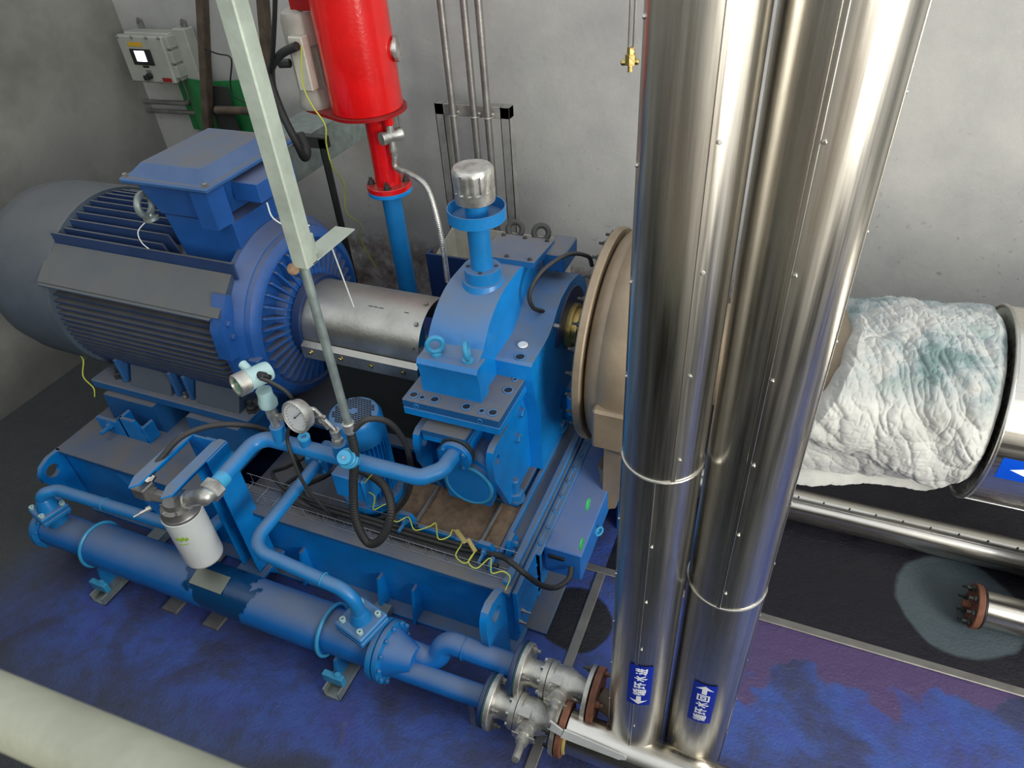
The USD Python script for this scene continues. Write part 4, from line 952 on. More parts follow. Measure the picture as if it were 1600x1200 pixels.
part(g, 'relief_screw', bolt((-1.57, MYY - .09, MZZ + .125), (.25, -.6, .75), .008, .01, .012), 'wire')

# water pipes, valves and their pipes at the cooler's right end
g = thing('water_pipe', 'blue bent water pipe leaving the cooler for the upper steel valve', 'water pipe', (-1.0, 1.42, .3))
part(g, 'tube', sweep(fillet([(-1.30, 1.36, .25), (-1.13, 1.365, .235), (-1.10, 1.42, .335), (-.74, 1.425, .315)], [0, .06, .06, 0], 12), .052, 28), 'cooler_blue')
part(g, 'weld_bead', torus((-1.0, 1.42, .33), (1, 0, -.05), .0525, .003, 32, 8), 'pipe_blue')
part(g, 'flange', cyl((-.755, 1.425, .315), (-.735, 1.425, .315), .122, 40), 'dark_blue')
g = thing('water_pipe', 'straight blue water pipe leaving the cooler for the lower steel valve', 'water pipe', (-1.0, 1.28, .2))
part(g, 'tube', cyl((-1.30, 1.285, .215), (-.83, 1.285, .235), .050, 28), 'cooler_blue')
part(g, 'flange', cyl((-.845, 1.285, .235), (-.825, 1.285, .235), .118, 40), 'dark_blue')
part(g, 'pipe_stand', prism([(1.25, 0), (1.31, 0), (1.30, .19), (1.26, .19)], 'x', -.93, -.90), 'dull_steel')


def valve(label, x, y, z, handle):
    g = thing('ball_valve', label, 'ball valve', (x, y, z))
    c = V(x, y, z)
    part(g, 'gasket', pipe_ring(c, c + V(.007, 0, 0), .119, .05, 40), 'dark_gasket')
    part(g, 'flange', lathe(c + V(.007, 0, 0), (1, 0, 0), [(0, .116), (.003, .120), (.022, .120), (.026, .116), (.026, .06)], 48), 'valve_steel')
    part(g, 'end_body', lathe(c + V(.03, 0, 0), (1, 0, 0), [(0, .066), (.03, .058), (.075, .062), (.078, .084), (.100, .084), (.102, .08)], 40), 'valve_steel')
    part(g, 'main_body', lathe(c + V(.134, 0, 0), (1, 0, 0), [(0, .084), (.02, .084), (.024, .074), (.08, .076), (.12, .06), (.16, .05), (.17, .05)], 40), 'valve_steel')
    part(g, 'flange', lathe(c + V(.30, 0, 0), (1, 0, 0), [(0, .06), (.002, .118), (.02, .120), (.022, .06)], 48), 'valve_steel')
    for a in np.arange(4) / 4 * 2 * PI + PI / 4:
        q = V(0, .096 * math.cos(a), .096 * math.sin(a))
        part(g, 'flange_bolt', bolt(c + q + V(.034, 0, 0), (1, 0, 0), .014, .016, .018), 'dull_steel')
        part(g, 'flange_bolt', bolt(c + q + V(.298, 0, 0), (-1, 0, 0), .014, .016, .018), 'black_steel')
    for a in np.arange(8) / 8 * 2 * PI:
        q = V(0, .072 * math.cos(a), .072 * math.sin(a))
        part(g, 'body_bolt', bolt(c + q + V(.108, 0, 0), (-1, 0, 0), .009, .012), 'wire')
    d = V(.10, -.92, .32); d /= np.linalg.norm(d); s0 = c + V(.185, 0, 0) + d * .06
    part(g, 'bonnet', lathe(s0, d, [(0, .042), (.02, .042), (.022, .036), (.045, .036), (.047, .041), (.058, .041), (.06, .028), (.09, .026), (.095, .018), (.175, .016)], 24), 'valve_steel')
    part(g, 'stop_plate', hull([s0 + d * t + V(.05 * i, 0, .02 * j) for t in (.058, .064) for i in (-1, 1) for j in (-1, 1)]), 'valve_steel')
    part(g, 'foundry_mark', hull([c + V(.175 + .025 * i, -.03 + .02 * j, .073 - .002 * abs(j) + k) for i in (-1, 1) for j in (-1, 1) for k in (0, .008)]), 'steel')
    if handle:
        h0 = s0 + d * .165; e1 = h0 + V(.06, -.01, -.01); e2 = at(972, 1182, y=h0[1] + .02)
        lev = [prism([(-.022, 0), (.022, 0), (.015, L), (-.015, L)], 'z', 0, .008) for L in (np.linalg.norm(e1 - h0), np.linalg.norm(e2 - e1))]
        lv = []
        for m_, a_, b_ in ((lev[0], h0, e1), (lev[1], e1, e2)):
            Y = (b_ - a_) / np.linalg.norm(b_ - a_); Z = d - Y * (d @ Y); Z /= np.linalg.norm(Z)
            lv.append(xf(m_, a_, np.cross(Y, Z), Y, Z))
        part(g, 'handle', lv + [lathe(e2 - d * .0, d, [(0, .017), (.008, .017)], 20)], 'lever_steel', 'long flat steel handle')
    return g


valve('steel ball valve with long flat handle on the upper water pipe', -.735, 1.425, .312, True)
valve('steel ball valve without handle on the lower water pipe, nearer the camera', -.825, 1.285, .235, False)
g = thing('rusty_flange', 'rusty brown counter flange and stub joining the upper valve to the clad pipe', 'pipe flange', (-.40, 1.42, .31))
part(g, 'flange', pipe_ring((-.408, 1.425, .312), (-.380, 1.425, .312), .118, .04, 40), 'rust')
part(g, 'stub', cyl((-.38, 1.42, .312), (-.30, 1.40, .305), .045, 28), 'brown_steel')
for a in np.arange(4) / 4 * 2 * PI + PI / 4:
    part(g, 'nut', bolt((-.38, 1.425 + .096 * math.cos(a), .312 + .096 * math.sin(a)), (1, 0, 0), .013, .016, .015), 'rust')
g = thing('clad_branch_pipe', 'horizontal silver clad pipe at the bottom with a rusty flange on its left end', 'insulated pipe', (-.3, 1.285, .1))
part(g, 'cladding', lathe((-.47, 1.285, .228), (1, -.0, -.02), [(0, .06), (.0, .088), (.62, .088), (.62, .06)], 64), 'clad_along')
part(g, 'flange', pipe_ring((-.50, 1.285, .230), (-.475, 1.285, .230), .116, .04, 40), 'rust', 'rusty flange')
part(g, 'tape_wrap', torus((-.470, 1.285, .23), (1, 0, 0), .088, .010, 32, 8, 2.2, 4.4), 'tape', 'yellowed sealing tape')
g = thing('pipe_elbow', 'steel-clad elbow on the floor under the right upright pipe', 'insulated pipe', (PB[0], PB[1], 0))
part(g, 'cladding', cyl((.15, 1.285, .215), (.32, 1.285, .215), .088, 48), 'clad_along')

# ------------------------------------------------------------------ oil filter and its bracket
FX, FY = -2.37, 1.355
g = thing('oil_filter', 'white screw-on oil filter can with silver head beside the blue bracket', 'oil filter', (FX, FY, .47))
part(g, 'can', lathe((FX, FY, .465), (0, 0, 1), [(0, .0), (.0, .060), (.004, .074), (.016, .088), (.03, .091), (.31, .091), (.325, .093), (.335, .093), (.34, .085)], 64), 'white_paint', smooth=40)
part(g, 'head', lathe((FX, FY, .80), (0, 0, 1), [(0, .090), (.014, .090), (.02, .084), (.05, .078), (.06, .06), (.085, .055)], 48), 'dull_steel')
for a in np.arange(7) / 7 * 2 * PI:
    part(g, 'head_rib', xf(rbox(.03, .080, -.005, .005, .0, .05, .002), (FX, FY, .81), (math.cos(a), math.sin(a), 0), (-math.sin(a), math.cos(a), 0), (0, 0, 1)), 'dull_steel')
part(g, 'inlet_nut', lathe((FX + .05, FY, .90), (1, 0, .35), [(0, .046), (.05, .046)], 6), 'valve_steel')
el = fillet([(FX + .08, FY, .91), (FX + .22, FY, .985), (-2.13, 1.33, 1.0), (-2.13, 1.41, 1.002)], .05, 8)
part(g, 'elbow', sweep(el, .036, 20), 'valve_steel', 'cast silver elbow fitting')
part(g, 'elbow_nut', lathe((-2.13, 1.36, 1.0), (0, 1, 0), [(0, .05), (.004, .054), (.05, .054), (.054, .05)], 6), 'valve_steel')
part(g, 'outlet_fitting', [lathe((FX - .06, FY, .87), (-1, -.2, .25), [(0, .03), (.05, .03), (.05, .038), (.08, .038)], 6), rbox(FX - .20, FX - .12, FY - .05, FY + .02, .87, .94, .006)], 'dull_steel')
part(g, 'bleed_valve', lathe((FX - .10, FY - .06, .855), (-.5, -.8, -.1), [(0, .013), (.02, .013), (.02, .008), (.05, .008), (.05, .005), (.08, .005)], 12), 'valve_steel')
part(g, 'hose_nut', lathe((FX - .16, FY + .01, .93), (.1, .9, .35), [(0, .026), (.04, .026), (.045, .02)], 6), 'dull_steel')
pr = []
for k in range(7):
    a = -1.42 + k * .085; z = .70 + .006 * math.sin(k * 2.1)
    pr += [((FX + .0916 * math.cos(a), FY + .0916 * math.sin(a), z), (FX + .0916 * math.cos(a + .03), FY + .0916 * math.sin(a + .03), z + .020)), ((FX + .0916 * math.cos(a + .03), FY + .0916 * math.sin(a + .03), z + .020), (FX + .0916 * math.cos(a + .055), FY + .0916 * math.sin(a + .055), z))]
for k in range(5):
    a = -1.38 + k * .09
    pr.append(((FX + .0916 * math.cos(a), FY + .0916 * math.sin(a), .674), (FX + .0916 * math.cos(a + .075), FY + .0916 * math.sin(a + .075), .676)))
part(g, 'print', [sweep(np.array(p), .0022, 6) for p in pr], 'print_green', 'worn pale green print')
g = thing('filter_bracket', 'bright blue welded steel bracket of two arms and a post that holds the white filter', 'bracket', (-2.3, 1.55, .1))
arm = [(1.27, .985), (1.30, 1.0), (1.64, 1.0), (1.67, .985), (1.67, .93), (1.34, .93)]
for x0, x1 in ((-2.345, -2.285), (-2.535, -2.475)):
    part(g, 'arm', [prism([(1.25, x0 + .02), (1.30, x0), (1.62, x0), (1.65, x0 + .02), (1.65, x1), (1.25 + .0, x1)] if False else [(x0, 1.33), (x0 + .03, 1.27), (x1, 1.30), (x1, 1.66), (x0 + .02, 1.66), (x0, 1.63)], 'z', .992, 1.0), rbox(x0, x0 + .008, 1.33, 1.64, .93, .992, .001)], 'machine_blue')
part(g, 'post', [rbox(-2.285, -2.277, 1.52, 1.66, .16, .995, .002), rbox(-2.40, -2.285, 1.65, 1.658, .16, .995, .002)], 'machine_blue')
part(g, 'post', [rbox(-2.40, -2.392, 1.53, 1.66, .16, .93, .002)], 'machine_blue')
part(g, 'cross_plate', rbox(-2.53, -2.29, 1.645, 1.655, .55, .99, .002), 'machine_blue')
part(g, 'foot', rbox(-2.42, -2.24, 1.50, 1.69, .14, .16, .003), 'machine_blue')
part(g, 'brace', prism([(1.53, .16), (1.62, .16), (1.62, .03)], 'x', -2.285, -2.275), 'machine_blue')
single('rubber_hose', hose([(-2.525, 1.38, .945), (-2.50, 1.46, 1.0), (-2.44, 1.58, 1.06), (-2.34, 1.70, 1.05), (-2.22, 1.80, .98), (-2.15, 1.86, .85), (-2.12, 1.88, .62)], .014, .01, 12, .03), 'rubber', 'black rubber hose arching from the filter head over the blue bracket', 'hose')

# ------------------------------------------------------------------ small vertical pump motor
UX, UY, UR = -1.755, 1.965, .128
g = thing('pump_motor', 'small vertical blue finned pump motor with a grille on top, beside the gearbox', 'electric motor', (UX, UY, .36))
part(g, 'barrel', cyl((UX, UY, .56), (UX, UY, .98), UR - .02, 48), 'machine_blue')
part(g, 'fan_cover', lathe((UX, UY, .93), (0, 0, 1), [(0, UR - .002), (0, UR + .004), (.11, UR + .002), (.135, UR - .012), (.146, UR - .035), (.147, .03), (.147, 0)], 64), 'pipe_blue', smooth=30)
hs = []
for i in range(-7, 8):
    for j in range(-8, 9):
        hx, hy = (i + (j % 2) * .5) * .0155, j * .0125
        if .022 < math.hypot(hx, hy) < .096: hs.append(rbox(UX + hx - .0062, UX + hx + .0062, UY + hy - .0046, UY + hy + .0046, 1.0766, 1.0776, .0002))
part(g, 'grille_openings', hs, 'black', 'dark grille holes', kind='stuff')
for k in range(36):
    a = k / 36 * 2 * PI
    if 3.9 < a < 5.2: continue
    part(g, 'fin', xf(rbox(UR - .03, UR + .004, -.0025, .0025, .59, .93, .001), (UX, UY, 0), (math.cos(a), math.sin(a), 0), (-math.sin(a), math.cos(a), 0), (0, 0, 1)), 'machine_blue')
part(g, 'terminal_box', rbox(UX - .05, UX + .12, UY - UR - .085, UY - UR + .03, .70, .85, .008), 'machine_blue')
part(g, 'terminal_lid', rbox(UX + .12, UX + .138, UY - UR - .095, UY - UR + .035, .69, .86, .006), 'machine_blue')
part(g, 'base_flange', cyl((UX, UY, .52), (UX, UY, .58), UR + .03, 48), 'machine_blue')
part(g, 'pump_body', lathe((UX, UY, .36), (0, 0, 1), [(0, .09), (.06, .09), (.1, .12), (.165, .12)], 40), 'pipe_blue')
for a in (3.6, 4.4, 5.3, 5.9):
    part(g, 'bolt', bolt((UX + .14 * math.cos(a), UY + .14 * math.sin(a), .58), (0, 0, 1), .012, .014), 'eye_blue')

# ------------------------------------------------------------------ instruments on the manifold
g = thing('pressure_transmitter', 'pale grey-green pressure transmitter with a round display on a short steel neck', 'pressure transmitter', (-1.995, MYY, 1.13))
part(g, 'process_neck', lathe((-1.995, MYY, 1.12), (0, 0, 1), [(0, .016), (.02, .022), (.06, .022), (.062, .026), (.12, .026), (.13, .02)], 20), 'valve_steel')
part(g, 'side_tap', [cyl((-1.98, MYY, 1.19), (-1.92, MYY - .005, 1.20), .014, 16), lathe((-1.945, MYY - .003, 1.196), (1, 0, .1), [(0, .02), (.025, .02)], 6)], 'valve_steel')
part(g, 'stem', lathe((-1.995, MYY, 1.245), (0, 0, 1), [(0, .025), (.005, .04), (.03, .042), (.055, .034), (.09, .034)], 32), 'instrument')
hd = V(-.30, -.93, .10); hd /= np.linalg.norm(hd); hc = at(401, 588, y=MYY)
part(g, 'head', lathe(hc - hd * .065, hd, [(0, .034), (.004, .042), (.025, .046), (.11, .046)], 36), 'instrument')
part(g, 'back_cap', lathe(hc - hd * .0 + V(-.03, .0, .02), V(-.85, .3, .35), [(0, .02), (.05, .02), (.055, .015)], 20), 'instrument')
part(g, 'display_ring', lathe(hc + hd * .045, hd, [(0, .047), (.003, .051), (.05, .051), (.055, .047), (.055, .038), (.04, .036)], 40), 'valve_steel')
part(g, 'display', cyl(hc + hd * .083, hd * .087 + hc, .036, 32), 'lcd_green', 'small green display')
part(g, 'cable_gland', lathe(hc + V(.03, -.01, .02), V(.95, -.05, .10), [(0, .018), (.03, .018), (.035, .013), (.06, .011)], 12), 'black')
c0 = hc + V(.06, -.035, .03)
single('instrument_cable', sweep(spline([c0, c0 + V(.05, .0, -.01), c0 + V(.10, .02, -.07), c0 + V(.10, .03, -.17), (-1.93, 1.70, 1.10), (-1.90, 1.66, 1.0), (-1.86, 1.64, .85), (-1.80, 1.66, .68), (-1.80, 1.70, .60)], 12), .0085, 10), 'rubber', 'thin black cable from the transmitter head down past the manifold', 'cable')
gd = V(-.14, -.95, .20); gd /= np.linalg.norm(gd); gc = at(462, 652, y=MYY - .08)
g = thing('pressure_gauge', 'round steel pressure gauge with white dial above the blue manifold', 'pressure gauge', gc - V(0, 0, .06))
part(g, 'case', lathe(gc - gd * .045, gd, [(0, .060), (.004, .067), (.035, .069), (.037, .075), (.050, .075), (.054, .069), (.050, .063), (.044, .063)], 48), 'valve_steel', smooth=25)
dl = part(g, 'dial', cyl(gc - gd * .003, gc + gd * .001, .063, 40, .0002), 'gauge_white', 'white dial')
gu, gv, _ = frame(gd)
part(dl, 'tick', [sweep(np.array([gc + gd * .0014 + (gu * math.cos(a) + gv * math.sin(a)) * r for r in (.048, .057)]), .0009, 5) for a in np.linspace(-.6, 4.2, 19)], 'black', kind='stuff')
part(dl, 'pointer', sweep(np.array([gc + gd * .004 + (gu * -.7 + gv * -.7) * .012, gc + gd * .004 + (gu * .7 + gv * .7) * .052]), .0014, 6), 'black_gloss')
part(dl, 'hub', cyl(gc + gd * .002, gc + gd * .006, .004, 12), 'black')
part(g, 'crystal', cyl(gc + gd * .006, gc + gd * .0075, .063, 40, .0002), 'glass')
gq = gc - gd * .045
part(g, 'back_stem', sweep(fillet([gq, gq - gd * .05, V(-1.665, MYY, 1.20), V(-1.665, MYY, 1.115)], .02, 6), .011, 12), 'valve_steel')
part(g, 'shutoff_valve', [lathe((-1.665, MYY, 1.115), (0, 0, 1), [(0, .026), (.03, .026), (.03, .018), (.05, .018), (.05, .024), (.08, .024)], 6), lathe((-1.69, MYY - .0, 1.20), (-.5, .1, .6), [(0, .014), (.04, .014), (.04, .02), (.06, .02)], 6), rbox(-1.79, -1.70, MYY - .005, MYY + .012, 1.245, 1.262, .002)], 'valve_steel')

# ------------------------------------------------------------------ hanging post with conduit and flexible hose
KX, KY = -1.575, 1.70
g = thing('square_post', 'pale galvanised square post hanging down in front of the motor', 'post', (KX, KY, 2.03))
part(g, 'tube', rbox(KX - .008, KX + .056, KY - .032, KY + .032, 2.03, 3.75, .005), 'post_paint')
part(g, 'end_plate', rbox(KX - .03, KX + .056, KY + .0, KY + .27, 2.035, 2.041, .001), 'post_paint', 'thin plate sticking out behind')
part(g, 'lump', trimesh.creation.icosphere(2, .022).apply_translation((KX - .01, KY - .03, 2.025)), 'sediment')
part(g, 'tab', rbox(KX + .01, KX + .03, KY + .05, KY + .07, 2.04, 2.12, .002), 'post_paint')
g = thing('conduit', 'straight galvanised conduit pipe below the square post', 'conduit', (KX + .01, KY, 1.3))
part(g, 'tube', cyl((KX + .012, KY, 1.28), (KX + .012, KY, 2.03), .0178, 20), 'galvanised')
part(g, 'coupling', lathe((KX + .012, KY, 1.235), (0, 0, 1), [(0, .024), (.012, .027), (.02, .025), (.03, .027), (.05, .027), (.055, .022)], 20), 'valve_steel')
part(g, 'wire', sweep(np.array([(KX - .02, KY + .20, 2.035), (KX + .01, KY + .215, 1.72)]), .003, 6), 'white_paint')
H = lambda px, py, y: at(px, py, y=y)
single('flexible_hose', hose([(KX + .012, KY, 1.25), (KX + .012, KY - .01, 1.12), H(552, 760, 1.66), H(556, 812, 1.61), H(575, 848, 1.59), H(597, 840, 1.60), H(611, 800, 1.66), H(602, 762, 1.73), H(575, 740, 1.78), H(556, 733, 1.79)], .0195, .012, 16, .05), 'rubber', 'thick ribbed black hose looping from the conduit down into the pump motor box', 'hose')
single('flexible_hose', hose([(KX + .03, KY, 1.25), H(575, 655, 1.74), H(610, 662, 1.80), H(636, 700, 1.84), H(642, 750, 1.84), H(630, 785, 1.82), H(600, 808, 1.80), H(560, 812, 1.79), H(500, 790, 1.79)], .013, .008, 12, .05), 'rubber', 'thinner ribbed black hose curving round the small pump motor', 'hose')

# ------------------------------------------------------------------ wire mesh tray with cables
g = thing('wire_tray', 'galvanised wire mesh cable tray along the front edge of the base', 'cable tray', (-1.6, 1.72, SZ))
for y, z in ((1.685, .60), (1.685, .535), (1.74, .535), (1.795, .535), (1.795, .60)):
    part(g, 'long_wire', cyl((-2.42, y, z), (-.885, y, z), .0016, 8, .0004), 'wire')
for x in np.arange(-2.40, -.88, .1):
    part(g, 'cross_wire', sweep(fillet([(x, 1.685, .605), (x, 1.685, .535), (x, 1.795, .535), (x, 1.795, .605)], .008, 3), .0016, 6), 'wire')
for x in np.arange(-2.35, -.95, .12):
    part(g, 'brace_wire', sweep(np.array([(x, 1.685, .60), (x + .015, 1.68, .56), (x + .03, 1.685, .60)]), .0015, 6), 'wire')
for k, (r, y, z, lb) in enumerate(((.013, 1.755, .552, 'black cable lying deepest in the wire tray'), (.011, 1.72, .548, 'black cable along the middle of the wire tray'), (.010, 1.765, .572, 'black cable on top of the others in the wire tray'))):
    pts = [(-2.05 - .12 * k, 2.28, .40), (-2.10 - .12 * k, 2.0, .48), (-2.10 - .1 * k, y + .08, z + .01), (-2.0 - .05 * k, y + .01, z), (-1.6, y, z), (-1.2, y + .004, z)]
    pts += [(-.95, y, z + .02)] if k else [(-.97, 1.76, .585), H(800, 880, 1.72), H(822, 898, 1.70), H(845, 914, 1.74), H(868, 918, 1.82), H(888, 905, 1.90), H(893, 886, 1.955)]
    single('tray_cable', hose(pts, r, .012, 12, .04 if k == 0 else .0), 'rubber', lb, 'cable')
T = lambda px, py, z=.615: at(px, py, z=z)
single('earth_wire', sweep(spline([H(582, 740, 1.74), T(566, 762, .80), T(585, 775, .75), T(584, 796, .66), T(606, 788, .64), T(617, 815, .62), T(638, 808, .63), T(648, 828), T(672, 822), T(681, 818), T(685, 842), T(702, 838), T(708, 828), T(722, 846), T(712, 868), T(728, 880), T(742, 862), T(732, 878), T(745, 888), T(766, 872), T(768, 895), T(785, 893), T(797, 902, .60), T(790, 922, .55)], 6), .0032, 8), 'yellow_green', 'curly thin yellow-green earth wire lying over the wire tray', 'wire')
single('tape_scrap', [xf(rbox(-.05, .05, -.012, .012, -.004, .004, .003), at(720, 838, z=.63), (.8, -.6, .1), (.6, .8, 0), (0, -.1, 1)), xf(rbox(-.04, .04, -.010, .010, -.004, .004, .003), at(737, 852, z=.62), (.7, -.5, -.3), (.6, .8, 0), (.3, -.1, .95))], 'tape', 'scrap of yellowed tape left beside the jack block', 'tape')

# ------------------------------------------------------------------ behind the machine
RX, RY = -2.165, 3.20
g = thing('standpipe', 'upright blue pipe under the red flange behind the coupling guard', 'pipe', (RX, RY, SZ))
part(g, 'tube', cyl((RX, RY, SZ), (RX, RY, 1.60), .056, 40), 'pipe_blue')
part(g, 'flange', cyl((RX, RY, 1.588), (RX, RY, 1.612), .125, 48), 'machine_blue')
g = thing('oil_mist_separator', 'tall glossy red oil mist separator drum on a red stem', 'oil mist separator', (RX, RY, 1.612))
part(g, 'flange', cyl((RX, RY, 1.612), (RX, RY, 1.642), .125, 48), 'red_paint')
for a in np.arange(4) / 4 * 2 * PI + .45:
    part(g, 'flange_bolt', bolt((RX + .098 * math.cos(a), RY + .098 * math.sin(a), 1.642), (0, 0, 1), .017, .02, .015), 'black_steel')
part(g, 'stem', cyl((RX, RY, 1.64), (RX, RY, 2.04), .070, 40), 'red_paint')
DX, DYY = -2.21, 3.20
tear = shapely.union_all([disc2(DX, DYY, .205, 64), disc2(DX - .30, DYY - .02, .075, 32)]).convex_hull
part(g, 'base_plate', prism(tear, 'z', 2.035, 2.05), 'dark_red')
part(g, 'drum', cyl((DX, DYY, 2.05), (DX, DYY, 3.3), .187, 96, .006), 'red_paint', smooth=40)
part(g, 'side_bracket', rbox(DX - .30, DX - .15, DYY - .07, DYY - .05, 2.52, 2.85, .004), 'dark_red')
part(g, 'sight_glass', [lathe((DX + .165, DYY + .05, 2.33), (.95, .3, 0), [(0, .045), (.02, .045), (.022, .06), (.04, .06), (.042, .045)], 36)], 'valve_steel')
part(g, 'drain_stub', cyl((RX + .105, RY - .06, 1.99), (RX + .105, RY - .06, 2.04), .028, 20), 'red_paint')
vc = V(RX + .105, RY - .06, 1.93)
part(g, 'drain_valve', [cyl(vc + V(0, 0, .0), vc + V(0, 0, .07), .02, 16), lathe(vc - V(.03, .05, .0), (.5, .86, .0), [(0, .034), (.02, .034), (.03, .030), (.09, .030), (.10, .034), (.12, .034)], 20), cyl(vc - V(0, 0, .08), vc, .018, 16), lathe(vc - V(0, 0, .11), (0, 0, 1), [(0, .017), (.03, .02), (.05, .02)], 6)], 'valve_steel')
g0 = vc - V(0, 0, .11)
single('metal_hose', hose([g0, g0 - V(0, 0, .06), at(640, 272, y=3.08), at(665, 290, y=3.02), at(680, 330, y=2.98), at(692, 385, y=2.95), at(700, 440, y=2.93)], .015, .010, 14, .05), 'valve_steel', 'thin braided metal hose curving down from the red separator to the gearbox', 'hose')
FMX, FMY = DX - .30, DYY - .03
g = thing('fan_motor', 'small dusty grey vertical motor beside the red drum', 'electric motor', (FMX, FMY, 2.05))
part(g, 'base_bell', lathe((FMX, FMY, 2.05), (0, 0, 1), [(0, .085), (.03, .09), (.06, .08), (.10, .074)], 36), 'cream_grey')
part(g, 'barrel', cyl((FMX, FMY, 2.14), (FMX, FMY, 2.36), .066, 36), 'cream_grey')
for k in range(20):
    a = k / 20 * 2 * PI
    part(g, 'fin', xf(rbox(.060, .078, -.002, .002, 2.15, 2.35, .0008), (FMX, FMY, 0), (math.cos(a), math.sin(a), 0), (-math.sin(a), math.cos(a), 0), (0, 0, 1)), 'cream_grey')
part(g, 'fan_cover', lathe((FMX, FMY, 2.36), (0, 0, 1), [(0, .085), (.12, .085), (.15, .075), (.165, .05)], 36), 'cream_grey')
part(g, 'terminal_box', rbox(FMX + .0, FMX + .085, FMY - .115, FMY - .055, 2.16, 2.42, .006), 'sheet_metal')
part(g, 'gland', [cyl((FMX - .06, FMY - .06, 2.28), (FMX - .12, FMY - .08, 2.28), .022, 14)], 'black_steel')
bh = [at(464, 72, y=3.02), at(440, 84, y=3.04), at(424, 105, y=3.05), at(424, 130, y=3.05), at(440, 175, y=3.03), at(463, 222, y=3.0), at(468, 230, y=3.0), at(470, 240, y=3.02), at(458, 220, y=3.1), at(452, 205, y=3.2)]
single('flexible_hose', hose([bh[0], bh[1], bh[2], bh[3], bh[4], bh[5], bh[7] + V(0, .02, -.03), bh[7] + V(-.05, .12, -.03), bh[8] + V(-.02, .1, .0)], .021, .012, 14, .04), 'rubber', 'thick black hose hanging in a long bend from the grey fan motor', 'hose')
single('power_cable', sweep(spline([at(431, -60, y=3.0), at(429, 30, y=3.0), at(425, 95, y=3.02), at(420, 130, y=3.1), at(412, 160, y=3.3)], 8), .012, 10), 'black', 'straight black cable coming down from above beside the square post', 'cable')
single('earth_wire', sweep(spline([at(471, 72, y=3.02), at(473, 130, y=3.02), at(488, 165, y=3.02), at(508, 195, y=3.02), at(510, 225, y=3.02), at(520, 262, y=3.05), at(537, 285, y=3.2), at(541, 330, y=3.3), at(563, 352, y=3.5), at(563, 372, y=3.55), at(588, 420, y=3.7)], 8), .0042, 8), 'yellow_green', 'long thin earth wire hanging down in front of the back wall', 'wire')

g = thing('cable_channel', 'galvanised cable channel running back to the wall beside the red drum', 'cable tray', (-3.05, 3.7, 1.5))
part(g, 'side', rbox(-2.95, -2.945, 3.12, WALL_Y, 1.50, 1.72, .001), 'galvanised')
part(g, 'side', rbox(-3.25, -3.245, 3.12, WALL_Y, 1.50, 1.72, .001), 'galvanised')
part(g, 'bottom', rbox(-3.25, -2.945, 3.12, WALL_Y, 1.495, 1.50, .001), 'galvanised')
part(g, 'cover', rbox(-3.26, -2.935, 3.3, WALL_Y, 1.72, 1.726, .001), 'galvanised')
part(g, 'wall_plate', rbox(-2.945, -2.75, 4.30, 4.33, 1.46, 1.68, .003), 'frame_steel')
g = thing('channel_leg', 'dark steel leg standing under the galvanised channel', 'leg', (-2.72, 3.42, 0))
part(g, 'angle', [rbox(-2.75, -2.70, 3.40, 3.408, 0, 1.77, .001), rbox(-2.75, -2.742, 3.40, 3.45, 0, 1.77, .001)], 'black_steel')
part(g, 'bracket', rbox(-2.95, -2.70, 3.40, 3.45, 1.71, 1.78, .002), 'black_steel')
for px0, px1, lb in ((313, 325, 'left of two rusty brown poles leaning before the back wall'), (406, 426, 'right of two rusty brown poles leaning before the back wall')):
    t, b = at(px0, -60, y=4.0), at(px1, 190, y=4.05)
    b2 = t + (b - t) * (t[2] / (t[2] - b[2]))
    g = thing('leaning_pole', lb, 'pole', b2)
    u, v, w = frame(t - b2); L = np.linalg.norm(t - b2)
    part(g, 'shaft', xf(rbox(-.035, .035, -.03, .03, 0, L, .006), b2, u, v, w), 'brown_steel')
single('pole_brace', cyl(at(338, 172, y=4.05), at(430, 174, y=4.05), .03, 12), 'brown_steel', 'short brown cross bar between the two leaning poles', 'bar')
single('thin_cable', sweep(spline([at(318, 76, y=4.0), at(340, 84, y=3.95), at(358, 88, y=3.95), at(362, 100, y=3.95), at(360, 130, y=3.95), at(366, 150, y=3.95), at(392, 165, y=3.95)], 8), .005, 8), 'black', 'thin black cable tied to the left brown pole', 'cable')
g = thing('green_cover', 'curved green sheet cover against the wall behind the poles', 'cover', (-4.3, 4.2, 1.4))
ga = [(x, 4.30 - .16 * math.sin((x + 4.60) / .72 * PI) ** .6) for x in np.linspace(-4.60, -3.88, 30)]
part(g, 'shell', prism(sg.LineString(ga).buffer(.004), 'z', 1.42, 1.82), 'green_paint')
part(g, 'side_flange', rbox(-4.68, -4.60, 4.29, 4.30, 1.38, 1.82, .001), 'green_paint')
part(g, 'inner_panel', rbox(-4.22, -4.02, 4.10, 4.112, 1.45, 1.80, .002), 'black_steel')

g = thing('control_panel', 'grey explosion-proof control box with a lit screen on the back wall', 'control panel', (-4.65, 4.2, 1.75))
px0, px1, pz0, pz1, py = -4.90, -4.46, 1.80, 2.13, 4.07
part(g, 'front_cover', rbox(px0, px1, py, py + .05, pz0, pz1, .012), 'panel_grey')
part(g, 'housing', rbox(px0 + .03, px1 + .02, py + .05, py + .17, pz0 + .01, pz1 + .01, .01), 'panel_grey')
part(g, 'side_housing', rbox(px1 + .02, px1 + .14, py + .10, py + .20, pz0 - .02, pz1 + .03, .008), 'panel_grey')
for z in (1.84, 1.94, 2.04):
    part(g, 'side_pad', rbox(px1 - .01, px1 + .035, py + .02, py + .11, z, z + .085, .005), 'panel_grey')
for x in (px0 + .02, px0 + .16, px0 + .30, px1 - .02):
    for z in (pz0 + .012, pz1 - .012):
        part(g, 'cover_bolt', bolt((x, py, z), (0, -1, 0), .009, .01), 'dull_steel')
